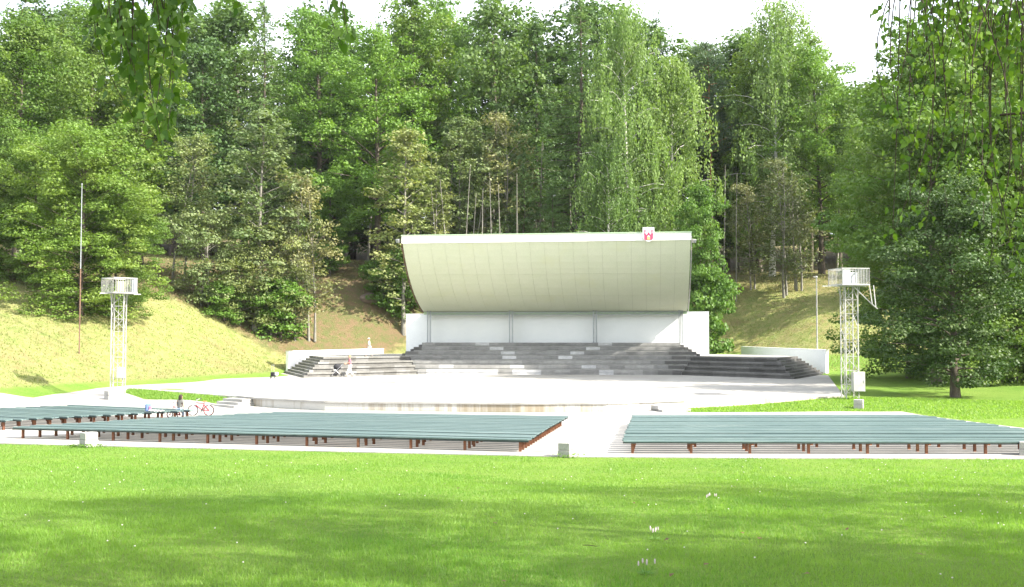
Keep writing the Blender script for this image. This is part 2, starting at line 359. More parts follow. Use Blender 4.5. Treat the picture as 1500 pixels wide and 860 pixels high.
def quad_mesh(name, co, q, tint=None):
    me = bpy.data.meshes.new(name); k = q.shape[1]
    me.vertices.add(len(co)); me.vertices.foreach_set('co', np.ascontiguousarray(co, 'f4').ravel())
    me.loops.add(q.size); me.loops.foreach_set('vertex_index', q.astype('i4').ravel())
    me.polygons.add(len(q)); me.polygons.foreach_set('loop_start', np.arange(0, q.size, k, dtype='i4'))
    if tint is not None:
        a = me.attributes.new('tint', 'FLOAT', 'FACE'); a.data.foreach_set('value', tint.astype('f4'))
    me.update(calc_edges=True); return me
XX, YY = np.meshgrid(xs, ys); ZZ = gz(XX, YY)
gm = grid_mesh('ground', xs, ys, ZZ); gm.polygons.foreach_set('use_smooth', [True]*len(gm.polygons))
dry, bare = zones(XX, YY, ZZ)
for nme, val in (('dry', dry), ('bare', bare)):
    a = gm.attributes.new(nme, 'FLOAT', 'POINT'); a.data.foreach_set('value', val.astype('f4').ravel())
tag(link('ground', gm, M['ground']), kind='structure')

def sheet(name, poly, zf, mat, step=1.3, skirt=.25, parent=None):
    """polygon cut into a grid, draped by zf(x,y), with a skirt down"""
    bm = bmesh.new(); vs = [bm.verts.new((p[0], p[1], 0)) for p in poly]; bm.faces.new(vs)
    bmesh.ops.triangulate(bm, faces=bm.faces)
    for ax in (0, 1):
        lo = min(p[ax] for p in poly); hi = max(p[ax] for p in poly); c = math.floor(lo/step)*step+step
        while c < hi:
            co = [0,0,0]; no = [0,0,0]; co[ax] = c; no[ax] = 1
            bmesh.ops.bisect_plane(bm, geom=bm.verts[:]+bm.edges[:]+bm.faces[:], plane_co=co, plane_no=no, dist=1e-5); c += step
    be = [e for e in bm.edges if e.is_boundary]
    ret = bmesh.ops.extrude_edge_only(bm, edges=be); nv = set(v for v in ret['geom'] if isinstance(v, bmesh.types.BMVert))
    allv = list(bm.verts); z = zf(np.array([v.co.x for v in allv]), np.array([v.co.y for v in allv]))
    for v, zz in zip(allv, np.broadcast_to(z, (len(allv),))): v.co.z = float(zz)-(skirt if v in nv else 0)
    bmesh.ops.recalc_face_normals(bm, faces=bm.faces)
    me = bpy.data.meshes.new(name); bm.to_mesh(me); bm.free()
    up = sum(p.normal.z*p.area for p in me.polygons)
    if up < 0: me.flip_normals()
    return link(name, me, mat, parent)
ZS = .5
def P(px, py, z=0): v = at_z(px, py, z); return (v.x, v.y)
# seating yard (level paving under the benches) and the sloping path on the left
stage_front = [(-24.7,66.0),(-15.4,57.6),(-13.8,55.85),(-9.65,53.0),(-4,52.15),(.35,51.75),(4.8,51.95),(7.4,53.2),(9.1,54.1),(18.6,57.5)]
yardpoly = [(-60,50),(-45,44.3),(-30,40.6),(-18.6,37.35),(-8,35.2),(1.8,33.35),(9,32.95),(16.4,32.8),(22.5,33.2),(23,38),(21.7,43.5),(20.8,48),(19.8,52.2),(14,52.1),(8.8,52.0),
 (9.05,54.0),(7.45,53.12),(4.82,51.87),(.35,51.67),(-4,52.07),(-9.68,52.92),(-13.85,55.77),(-16.2,56.6),(-21.4,59.8),(-23.8,63),(-24.75,66.0),(-25.0,71.1),(-27.2,67.4),(-28.1,60.3),(-28,55.5),(-34,53.8),(-60,58)]
yard = sheet('seating_yard', yardpoly, lambda x, y: gz(x, y)+.03, M['yard']); tag(yard, kind='structure')
stagepoly = stage_front+[(27.0,87.8),(27.5,98),(-22,104),(-20.6,92.6),(-22.6,80),(-25.0,71.0)]
sm = MB().prism(stagepoly, -.3, ZS)
so = sm.build('stage_floor', M['asphalt']); tag(so, kind='structure')
so.data.materials.append(M['streak'])
for p in so.data.polygons:
    if abs(p.normal.z) < .5: p.material_index = 1
# pale kerb along the front edge of the stage floor, in lengths
kerbpts = stage_front[1:9]
kt = empty('stage_kerb', (0,53,ZS), label='pale concrete coping along the curved front edge of the stage floor', cat='kerb')
def pieces_along(pts, L):
    out = []
    for a, b in zip(pts[:-1], pts[1:]):
        a = Vector((a[0],a[1],0)); b = Vector((b[0],b[1],0)); n = max(1, round((b-a).length/L))
        for i in range(n): out.append((a.lerp(b, i/n), a.lerp(b, (i+1)/n)))
    return out
for (a, b) in pieces_along(kerbpts, 2.4):
    d = (b-a).normalized(); nn = Vector((-d.y, d.x, 0))*.16; q = d*.006
    if nn.y < 0: nn = -nn
    o = MB().prism([tuple((a+q-nn*.35)[:2]), tuple((b-q-nn*.35)[:2]), tuple((b-q+nn*1.6)[:2]), tuple((a+q+nn*1.6)[:2])], -.06, .035).build('coping_stone', M['concrete'], kt)
    o.location = (0, -53, 0)
# expansion joints and a small drain on the floor
# three steps at the left end of the wall
st = empty('corner_steps', (-15.1, 56.4, 0), label='short pale concrete steps at the left end of the stage wall', cat='steps')
for k in range(3):
    MB().box(-1.15+.1*k, .95-.1*k, -.9+.34*k, .45, -.1, .15*(k+1)-.005*k, Matrix.Rotation(R(-38), 4, 'Z')).build('step', M['concrete'], st)
st = empty('right_corner_steps', (8.2, 52.9, 0), label='low pale concrete step at the right end of the stage wall beside the grass', cat='steps')
st.name = 'corner_steps'
for k in range(2):
    MB().box(-1.0, .7, -.75+.4*k, .35, -.1, .17*(k+1), Matrix.Rotation(R(24), 4, 'Z')).build('step', M['concrete'], st)

# ---------------------------------------------------------------- terraced choir steps
def frame(ox, oy, phi):
    u = Vector((math.cos(phi), -math.sin(phi), 0)); v = Vector((math.sin(phi), math.cos(phi), 0)); o = Vector((ox, oy, 0))
    return lambda s, t, z=0: o+u*s+v*t+Vector((0,0,z))
SF = frame(3.1, 88.0, R(4)); TD = .85; TH = .384
rs = random.Random(5)
def slabcol(kind):
    if kind == 'light': c = .50+rs.uniform(-.03,.05); return (c, c*1.0, c*1.01, 1)
    if kind == 'mid': c = .235*rs.uniform(.85,1.2); return (c, c*.99, c*.97, 1)
    if kind == 'pale': c = .175*rs.uniform(.86,1.2); return (c, c*.98, c*.93, 1)
    if kind == 'sunlit_tone': c = .29*rs.uniform(.82,1.18); return (c, c*.985, c*.95, 1)  # brighter stone for the lower main tiers, sunlight put into the colour
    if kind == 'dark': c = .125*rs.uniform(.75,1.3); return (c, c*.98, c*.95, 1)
def slab(parent, quad, z0, z1, col):
    """one stone slab: quad of frame points (front-left, front-right, back-right, back-left)"""
    c = sum(quad, Vector())/4; q = [c+(p-c)*.996 for p in quad]
    dz = rs.uniform(-.008,.008)
    mb = MB(); mb.prism([tuple((p-parent_loc(parent))[:2]) for p in q], z0-parent.location.z, z1+dz-parent.location.z)
    o = mb.build('slab', M['slab'], parent); o.color = col; return o
def parent_loc(p): return p.location
ms = empty('terraced_steps', SF(0,0,ZS), label='broad grey stone choir terraces in the middle under the canopy', cat='steps', group='stone terraces of the stage')
core = MB()
for k in range(7):
    hw = 11.3+.4*TD*k if k < 4 else 13.0-(k-3)*.62+.6
    core.prism([tuple((SF(s,t)-ms.location)[:2]) for (s,t) in ((-hw+.05,TD*k+.1),(hw-.05,TD*k+.1),(hw-.05,11),(-hw+.05,11))], -.6, TH*k+.3)
core.build('core', M['concrete'], ms)
lightset = {(6,1,0):1}
Wd = 1.24
for k in range(7):
    hw = 11.3+.4*TD*k if k < 4 else 13.0-(k-3)*.62+.6
    t0 = TD*k; off = rs.uniform(0, Wd); s = -hw; edges = [s]; s = -hw+max(.3, off)
    while s < hw-.25: edges.append(s); s += Wd
    edges.append(hw)
    for a, b in zip(edges[:-1], edges[1:]):
        m = (a+b)/2
        # replaced lighter slabs form two slanting lines, as on the real steps
        lx = -6.2+(6-k)*.95; rx = 4.6-(6-k)*.95
        if k >= 3: kind = 'light' if (abs(m-lx) < .62 or abs(m-rx) < .62) else 'mid'
        else: kind = 'light' if rs.random() < .3 and m < 5 else ('sunlit_tone' if m < 9 else 'mid')
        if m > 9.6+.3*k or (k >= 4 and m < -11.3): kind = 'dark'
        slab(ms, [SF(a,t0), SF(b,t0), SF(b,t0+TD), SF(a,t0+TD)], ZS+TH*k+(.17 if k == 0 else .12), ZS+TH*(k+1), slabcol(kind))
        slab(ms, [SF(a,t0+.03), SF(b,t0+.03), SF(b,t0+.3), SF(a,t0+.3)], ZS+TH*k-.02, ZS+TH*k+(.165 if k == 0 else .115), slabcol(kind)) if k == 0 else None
    # riser face under the tread slabs
    if k: MB().prism([tuple((p-ms.location)[:2]) for p in (SF(-hw+.01,t0+.04), SF(hw-.01,t0+.04), SF(hw-.01,t0+.5), SF(-hw+.01,t0+.5))], TH*k-.02, TH*k+.115).build('riser', M['rusted'] if False else M['concrete'], ms)
# half-height end steps that climb to the upper tiers at both ends
for sgn in (-1, 1):
    for k in range(4, 7):
        hw = 13.0-(k-3)*.62+.6; t0 = TD*k
        slab(ms, [SF(sgn*hw,t0+.2), SF(sgn*(hw+.33),t0+.2), SF(sgn*(hw+.33),t0+2.6), SF(sgn*hw,t0+2.6)][::sgn], ZS+TH*k-.1, ZS+TH*k+TH/2, slabcol('dark'))
# paved top behind the upper tier
MB().prism([tuple((p-ms.location)[:2]) for p in (SF(-11.6,TD*7+.01), SF(11.6,TD*7+.01), SF(11.6,11.5), SF(-11.6,11.5))], TH*7-.3, TH*7-.01).build('top_paving', M['concrete'], ms)

def wing(sgn, label, kinds):
    J = lambda o: (11.3+.4*o, o)
    d1 = Vector((.72,-.69,0)).normalized(); nrm = Vector((.69,.72,0)).normalized()
    FE = Vector((19.2,-7.6,0)); BE = Vector((23.7,2.25,0)); sd_ = (BE-FE).normalized(); inw = Vector((-sd_.y, sd_.x, 0))
    if inw.x > 0: inw = -inw
    W = lambda v: SF(sgn*v[0], v[1])
    root = empty('terraced_steps', W((17,0)), label=label, cat='steps', group='stone terraces of the stage')
    root.location.z = ZS
    def sideline(off, o):      # point where the front line at offset o meets the side line at offset off
        p0 = FE+inw*off; J0 = Vector(J(o)+(0,))
        # solve p0 + a*sd_ = J0 + b*d1
        A = np.array([[sd_.x, -d1.x],[sd_.y, -d1.y]]); r = np.linalg.solve(A, [J0.x-p0.x, J0.y-p0.y]); return p0+sd_*r[0], r[1]
    cb = MB()
    for k in range(4):
        o = TD*k; off = .31*(2*k+1)
        e, L = sideline(off, o); J0 = Vector(J(o)+(0,)); J1 = Vector(J(o+TD)+(0,))
        n = round(L/1.28); shift = rs.uniform(.2,.8)
        cuts = [0]+[min(L, (i+shift)*L/n) for i in range(n) if (i+shift)*L/n < L-.2]+[L]
        for a, b in zip(cuts[:-1], cuts[1:]):
            q = [J0+d1*a, J0+d1*b, J0+d1*b+nrm*TD, J0+d1*a+nrm*TD]
            if a == 0: q[3] = J1
            q = [W(v) for v in q]
            col_ = slabcol(rs.choice(kinds))
            slab(root, q, ZS+TH*(k+1)-.14, ZS+TH*(k+1), col_)
            # riser slab, set back under the tread
            r4 = [W(J0+d1*a+nrm*.09), W(J0+d1*min(b, L-.06)+nrm*.09), W(J0+d1*min(b, L-.06)+nrm*.4), W(J0+d1*a+nrm*.4)]
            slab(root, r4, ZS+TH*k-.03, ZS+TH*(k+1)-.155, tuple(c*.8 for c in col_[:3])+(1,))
        # solid below
        bt, _ = sideline(off, TD*k+TD)
        cb.prism([tuple((W(v)-root.location)[:2]) for v in (J0+nrm*.42, e+nrm*.42-d1*.2, BE+inw*(off+.1), Vector((11.5,9,0)))], -.55, TH*k+.1)
    cb.build('core', M['concrete'], root)
    # side stair: eight long steps, each of three slabs
    for j in range(8):
        off = .31*j; o = TD*(j//2) if j % 2 == 0 else TD*((j+1)//2)-TD*.5
        a, _ = sideline(off, max(0, o)); b = BE+inw*off; a2, _ = sideline(off+.34, max(0, o)); b2 = BE+inw*(off+.34)
        for i in range(4):
            q = [a.lerp(b, i/4), a.lerp(b, (i+1)/4), a2.lerp(b2, (i+1)/4), a2.lerp(b2, i/4)]
            slab(root, [W(v) for v in q], ZS+TH/2*j-(.02 if j else .3), ZS+TH/2*(j+1)-.003, slabcol(rs.choice(kinds)))
    # paved platform behind the top tier
    off = .31*8; e, _ = sideline(off, TD*4)
    pl = [Vector(J(TD*4)+(0,)), e, BE+inw*off, Vector((21.0,6.0,0)), Vector((17,12.5,0)), Vector((12.0,12.5,0))]
    MB().prism([tuple((W(v)-root.location)[:2]) for v in pl], -.4, TH*4-.012).build('platform_paving', M['asphalt'], root)
    return root
wing(-1, 'weathered pale stone terraces of the left wing where a child walks', ['pale','pale','pale','mid'])
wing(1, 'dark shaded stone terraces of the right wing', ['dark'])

def wallthing(name, a, b, z0, z1a, z1b, th, label, mat=M['white'], cat='wall', coping=True):
    a = Vector((a[0],a[1],0)); b = Vector((b[0],b[1],0)); root = empty(name, ((a.x+b.x)/2, (a.y+b.y)/2, z0), label=label, cat=cat)
    d = (b-a).normalized(); n = Vector((-d.y, d.x, 0)); L = (b-a).length
    if n.y < 0: n = -n
    vs = []
    for z_, (za, zb) in ((0, (z0, z0)), (1, (z1a, z1b))):
        for p, zz in ((a, za), (b, zb), (b+n*th, zb), (a+n*th, za)): vs.append(Vector((p.x, p.y, zz))-root.location)
    MB().poly(vs, [(3,2,1,0),(4,5,6,7),(0,1,5,4),(1,2,6,5),(2,3,7,6),(3,0,4,7)]).build('wall_face', mat, root)
    if coping:
        vs = []
        for dz in (.003, .045):
            for p, zz in ((a-d*.03-n*.03, z1a), (b+d*.03-n*.03, z1b), (b+d*.03+n*(th+.03), z1b), (a-d*.03+n*(th+.03), z1a)): vs.append(Vector((p.x, p.y, zz+dz))-root.location)
        MB().poly(vs, [(3,2,1,0),(4,5,6,7),(0,1,5,4),(1,2,6,5),(2,3,7,6),(3,0,4,7)]).build('coping', M['white'], root)
    return root
lw0 = SF(-23.45, 2.6); lw1 = at_y(562, 520, 103)
wallthing('wing_wall', (lw0.x, lw0.y), (lw1.x, lw1.y), .2, at_y(422,515,lw0.y).z, at_y(562,511,103).z, .3, 'low white wall behind the left wing of the stage steps')
wl1 = at_y(546, 520, 101.5)
rw0 = at_y(1209.5, 530, 88.6); rw1 = at_y(1085.5, 510, 103)
wallthing('wing_wall', (rw1.x, rw1.y), (rw0.x, rw0.y), .2, at_y(1085,508,103).z, at_y(1210,513,88.6).z, .3, 'low bluish white wall behind the dark right wing of the steps')

# ---------------------------------------------------------------- back wall, posts, canopy
SPX = 2.85
CF = frame(3.75, 94.0, R(7.5)); BAY = 7.72
ztop = 3.19
w0 = CF(-14.05, 1.2); w1 = CF(14.15, 1.2)
bw = wallthing('stage_back_wall', (w0.x, w0.y), (w1.x, w1.y), 1.2, at_y(585,460.5,w0.y).z, at_y(1052,457,w1.y).z, .4, 'long white rendered wall behind the stage, under the curved canopy')
can = empty('stage_canopy', CF(0,0,ztop), label='large curved acoustic canopy of cream green panels with white fascia', cat='canopy')
cl = can.location
HW = 12.15
prof = [(-8.15,11.75),(-7.45,10.72),(-6.45,9.62),(-5.25,8.62),(-3.9,7.72),(-2.3,6.92),(-.9,6.4),(.35,6.05)]   # (t, z) measured at the shell's centre
prof = np.array(prof); seg = np.r_[0, np.cumsum(np.hypot(*np.diff(prof, axis=0).T))]
def pr(l): return float(np.interp(l, seg, prof[:,0])), float(np.interp(l, seg, prof[:,1]))
def prs(l):  # smooth profile
    c = np.polyfit(seg, prof, 3); v = c[0]*l**3+c[1]*l**2+c[2]*l+c[3]; return float(v[0]), float(v[1])
TOT = seg[-1]; rows = [.0, TOT*.325, TOT*.625, TOT]
def q(s, t, z): return CF(s, t, z)-cl
NP = 21
# edges between panels: slim half panels at both ends
eds = np.linspace(-HW, HW, NP)
for i in range(NP-1):
    for r_ in range(3):
        l0, l1 = rows[r_], rows[r_+1]; mb = MB(); n = 5; gp = .006
        vs = []; fs = []
        for j in range(n+1):
            l = l0+gp+(l1-l0-2*gp)*j/n; t, z = prs(l); t2, z2 = prs(l+.01); nx, nz = -(z2-z), (t2-t); nn = math.hypot(nx, nz); nx, nz = -abs(nx/nn), -abs(nz/nn)
            for s in (eds[i]+gp, eds[i+1]-gp):
                vs.append(q(s, t+nx*.03, z+nz*.03)); 
            for s in (eds[i]+gp, eds[i+1]-gp): vs.append(q(s, t, z))
        for j in range(n):
            a = j*4; b = a+4
            fs += [(a,b,b+1,a+1),(a+2,a+3,b+3,b+2),(a,a+2,b+2,b),(a+1,b+1,b+3,a+3)]
        fs += [(0,1,3,2),(n*4,n*4+2,n*4+3,n*4+1)]
        MB().poly(vs, fs).build('panel', M['panel'], can)
# backing shell and roof on the far side
mb = MB(); vs = []; fs = []; n = 14
for j in range(n+1):
    l = TOT*j/n; t, z = prs(l); th = .35+.5*math.sin(math.pi*j/n)
    vs += [q(-HW, t+.012, z+.012), q(HW, t+.012, z+.012), q(HW+.0, t+.55*th, z+th), q(-HW, t+.55*th, z+th)]
for j in range(n):
    a = j*4; b = a+4; fs += [(a,b,b+1,a+1),(a+3,a+2,b+2,b+3),(a,a+3,b+3,b),(a+1,b+1,b+2,a+2)]
fs += [(0,1,2,3),(n*4+3,n*4+2,n*4+1,n*4)]
sh = MB().poly(vs, fs).build('roof_shell', M['paneld'], can)
# fascia: three white boards one above the other, green capping on top
t0, z0 = prs(0)
def slope_z(s): return 0
for i, (a, b) in enumerate(((-.02,.17),(.18,.37),(.38,.60))):
    for (s0, s1) in ((-HW-.08, -4.1), (-4.09, 4.0), (4.01, HW+.08)):
        mb = MB(); vs = [q(s, t0-tt, z0+zz) for zz in (a, b) for (s, tt) in ((s0,.12+.012*(i%2)),(s1,.12+.012*(i%2)),(s1,.02),(s0,.02))]
        mb.poly(vs, [(3,2,1,0),(4,5,6,7),(0,1,5,4),(1,2,6,5),(2,3,7,6),(3,0,4,7)]).build('fascia_board', M['fascia'], can)
vs = [q(s, t0+tt, z0+zz) for zz in (.605, .70) for (s, tt) in ((-HW-.12,-.16),(HW+.12,-.16),(HW+.12,.5),(-HW-.12,.5))]
MB().poly(vs, [(3,2,1,0),(4,5,6,7),(0,1,5,4),(1,2,6,5),(2,3,7,6),(3,0,4,7)]).build('capping', M['cap'], can)
# pale band and dark gutter line at the foot of the shell
t1, z1 = prs(TOT)
vs = [q(s, t1+tt, z1+zz) for zz in (-.26, -.02) for (s, tt) in ((-HW,-.12),(HW,-.12),(HW,.1),(-HW,.1))]
MB().poly(vs, [(3,2,1,0),(4,5,6,7),(0,1,5,4),(1,2,6,5),(2,3,7,6),(3,0,4,7)]).build('foot_board', M['cap'], can)
# flat rear roof from the foot of the shell back over the top of the wall
vs = [q(s, tt, z1+zz) for zz in (.0, .14) for (s, tt) in ((-HW,.16),(HW,.16),(HW,2.3),(-HW,2.3))]
MB().poly(vs, [(3,2,1,0),(4,5,6,7),(0,1,5,4),(1,2,6,5),(2,3,7,6),(3,0,4,7)]).build('rear_roof', M['roof'], can)
# end trusses: curved rusty edge frame with lattice on both sides
for sgn in (-1, 1):
    mb = MB(); A = []; B = []
    for j in range(19):
        l = TOT*j/18; t, z = prs(l); A.append(q(sgn*(HW+.10), t-.02, z-.02)); B.append(q(sgn*(HW+.10), t+.32, z+.34))
    mb.tube(A, .045, 5); mb.tube(B, .04, 5)
    for j in range(18):
        mb.bar(A[j], B[j+(1 if j % 2 else 0)], .04); mb.bar(A[j+1], B[j], .03)
    mb.build('edge_truss', M['whitemetal'] if sgn > 0 else M['rusted'], can)
# steel posts and the lattice beam between them
for i in range(4):
    s = (-1.5+i)*BAY; a = q(s, .0, ztop-.02); b = q(s, .0, 6.32)
    post = MB().bar(a-Vector((.14,0,0)), b-Vector((.14,0,0)), .10).bar(a+Vector((.14,0,0)), b+Vector((.14,0,0)), .10).bar(a+Vector((0,.03,0)), b+Vector((0,.03,0)), .2, .04).build('post', M['greymetal'], can)
    MB().box(-.3,.3,-.2,.2, 0, .035, Matrix.Translation(a)).build('base_plate', M['greymetal'], post)
for i in range(3):
    s0, s1 = (-1.5+i)*BAY+.22, (-.5+i)*BAY-.22; mb = MB(); z = 5.74
    mb.bar(q(s0,.1,z), q(s1,.1,z), .06); mb.bar(q(s0,.1,z+.24), q(s1,.1,z+.24), .06)
    n = 26
    for j in range(n):
        sa = s0+(s1-s0)*j/n; sb = s0+(s1-s0)*(j+1)/n; mb.bar(q(sa,.1,z if j%2 else z+.24), q(sb,.1,z+.24 if j%2 else z), .035)
    mb.build('lattice_beam', M['greymetal'], can)
def spotlight(p, aim, label):
    root = empty('floodlight', p, label=label, cat='floodlight')
    mm = Vector(aim).to_track_quat('-Y', 'Z').to_matrix().to_4x4()
    MB().box(-.17,.17,-.12,.12,-.15,.15,mm).build('housing', M['whitemetal'], root, bevel=.02)
    MB().box(-.14,.14,-.135,-.121,-.12,.12,mm).build('glass', M['greymetal'], root)
    MB().bar((0,.1,0),(0,.35,.18),.04).build('bracket', M['greymetal'], root)
p = at_y(1016.5, 353, CF(HW,-8.1).y); spotlight(p, (.6,-.8,-.3), 'small white floodlight fixed at the right end of the canopy fascia')
p = at_y(583, 353, CF(-HW,-8.0).y); spotlight(p, (-.6,-.8,-.3), 'small grey floodlight on the left end of the canopy fascia')

# coat of arms shield on the fascia: white field, red castle, yellow gate
sc_ = at_y(950, 344, CF(8.6,-8.38).y)
sh = empty('coat_of_arms', sc_, -R(7.5), 'white shield with red three towered castle on the canopy fascia', 'shield')
pxm = sc_.y/1500
# shield outline in photo-measured metres around the centre (px units from a 21.5x zoom)
def zx(x, y): return ((x-655)/21.5*pxm, -(y-408)/21.5*pxm)
out = [zx(475,172), zx(835,172)]+[zx(835,430)]+[zx(655+180*math.cos(a), 440+182*math.sin(a)) for a in [math.pi*k/14 for k in range(0,15)]]+[zx(475,430)]
def plate(pts, y0, y1, name, mat, parent):
    vs = [(x, y0, z) for x, z in pts]+[(x, y1, z) for x, z in pts]; n = len(pts)
    return MB().poly(vs, [tuple(range(n)), tuple(range(n,2*n))[::-1]]+[(i,i+n,(i+1)%n+n,(i+1)%n) for i in range(n)]).build(name, mat, parent)
plate(out, -.10, .0, 'field', M['white'], sh)
castle = [(520,560),(520,405),(500,395),(505,375),(525,372),(530,330),(515,285),(545,235),(575,285),(562,330),(566,372),(590,405),(612,398),(625,360),(655,318),(688,360),(705,400),(722,405),(742,372),(748,330),(735,285),(767,235),(795,285),(782,330),(788,372),(808,378),(812,398),(800,410),(800,520),(760,575),(700,580),(610,580),(560,578)]
plate([zx(*c) for c in castle], -.115, -.101, 'castle', M['pink'], sh)
plate([zx(x,y) for x,y in ((612,560),(612,470),(625,445),(655,428),(688,445),(700,470),(700,560))], -.128, -.116, 'gate', M['yellow'], sh)
plate([zx(x,y) for x,y in ((620,470),(632,447),(655,436),(682,447),(692,470))], -.134, -.129, 'gate_arch', M['white'], sh)
for cx in (547, 767): plate([zx(x,y) for x,y in ((cx-13,370),(cx-13,325),(cx+13,325),(cx+13,370))], -.126, -.116, 'tower_window', M['pinkd'], sh)
plate([zx(x,y) for x,y in ((632,362),(655,335),(680,362))], -.126, -.116, 'tower_roof', M['pinkd'], sh)

# ---------------------------------------------------------------- benches
SEAT = .45
NUM = ['front','second','third','fourth','fifth','sixth','seventh','eighth','ninth','tenth','eleventh','twelfth','thirteenth','fourteenth','fifteenth','sixteenth','seventeenth','eighteenth','nineteenth']
def leg_mesh():
    mb = MB(); mb.box(-.042,.042,-.036,-.026,0,.37); mb.box(-.042,.042,.026,.036,0,.37); mb.box(-.012,.012,-.026,.026,0,.37); return mb.mesh('post_leg', M['rust'])
LEG = leg_mesh(); CROSS = MB().poly([(-.035,-.13,.40),(.035,-.13,.40),(.035,.13,.40),(-.035,.13,.40),(-.035,-.06,.34),(.035,-.06,.34),(.035,.06,.34),(-.035,.06,.34)],
    [(0,1,2,3),(7,6,5,4),(0,4,5,1),(1,5,6,2),(2,6,7,3),(3,7,4,0)]).mesh('bracket', M['rust'])
rb = random.Random(9)
def bench(a, b, label, group, nl, in0=.35, in1=.35):
    a = Vector((a[0],a[1],0)); b = Vector((b[0],b[1],0)); L = (b-a).length; ang = math.atan2(b.y-a.y, b.x-a.x); gz0 = g((a.x+b.x)/2, (a.y+b.y)/2)+.03
    root = empty('bench', ((a.x+b.x)/2, (a.y+b.y)/2, gz0), ang+rb.uniform(-.002,.002), label, 'bench', group)
    dzb = rb.uniform(-.014,.014); MB().box(-L/2+.02, L/2-.02, -.185, -.155, .345+dzb, .400+dzb).build('rail', M['darkgreen'], root)
    for k in range(3):
        y = -.13+.13*k; dz = dzb+rb.uniform(-.005,.005); n = max(1, round(L/6.5))
        mb = MB()
        for i in range(n):
            x0 = -L/2+L*i/n; x1 = -L/2+L*(i+1)/n; mb.box(x0+(.004 if i else rb.uniform(0,.05)), x1-(.004 if i < n-1 else rb.uniform(0,.05)), y-.061, y+.061, .402+dz, .445+dz+rb.uniform(-.002,.002))
        mb.build('seat_plank', M['green'], root)
    for i in range(nl):
        x = -L/2+in0+(L-in0-in1)*i/(nl-1)
        l = link('leg', LEG, parent=root); l.location = (x, 0, 0)
        c = link('bracket', CROSS, parent=l)
    return root
def lerp2(p, q, t): return (p[0]+(q[0]-p[0])*t, p[1]+(q[1]-p[1])*t)
def bank(FL, FR, BL, BR, n, nlegs, bankname, group):
    for i in range(n):
        t = i/(n-1); a = lerp2(FL, BL, t); b = lerp2(FR, BR, t)
        ordn = 'front' if i == 0 else ('rearmost' if i == n-1 else NUM[i])
        lab = f'{ordn} green plank bench {"row " if i in (0,n-1) else "from the front "}in the {bankname} bank'
        L = math.hypot(b[0]-a[0], b[1]-a[1])
        bench(a, b, lab, group, max(2, round(L/nlegs)+1))
bank(P(911,645.5,SEAT), (19.9,34.0), P(926,608.5,SEAT), P(1345,607.6,SEAT), 18, 2.1, 'right hand', 'green benches right of the aisle')
bank(P(22,625.5,SEAT), P(777,643.5,SEAT), P(400,603.5,SEAT), P(833,609.7,SEAT), 19, 2.0, 'middle', 'green benches in the middle bank')
CF0 = P(14,615.5,SEAT); dC = Vector((-math.cos(R(25)), math.sin(R(25))))*8.6
CB = P(283,601,SEAT)
bank((CF0[0]+dC.x, CF0[1]+dC.y), CF0, (CB[0]+dC.x*.92, CB[1]+dC.y*.92), CB, 14, 2.1, 'far left', 'green benches in the left bank')

# ---------------------------------------------------------------- concrete bins and blocks
def cbin(px, py, z, label, w=.42, h=.5, rz=.3, blocks=2, extra=None, mat='concrete'):
    p = at_z(px, py, z); root = empty('concrete_bin', (p.x, p.y, z), rz, label, 'bin', 'square concrete bins'); hh = h/blocks
    for i in range(blocks):
        mb = MB(); o = .012*(i%2)
        mb.box(-w/2+o, w/2-o, -w/2+o, w/2-o, hh*i, hh*(i+1)-.012)
        mb.build('block', M[mat], root, bevel=.012)
    return root
b1 = cbin(130, 654.5, .0, 'pale two block concrete bin at the lawn edge on the left, before the middle benches', .48, .52, -.75)
b2 = cbin(829, 669.5, .0, 'grey two block concrete bin standing in the aisle mouth at the lawn edge', .42, .48, -.43)
pp = at_z(836, 648, .48)
MB().box(-.12,.12,-.08,.08,0,.012).build('litter', M['paper'], None, loc=(b2.location.x+.1, b2.location.y, b2.location.z+.483))
tag(bpy.data.objects['litter'], 'scrap of pale blue paper lying on the grey bin in the aisle', 'paper')
cbin(1503.5, 668, .0, 'grey concrete bin cut by the right edge of the picture beside the benches', .42, .48, -.43)

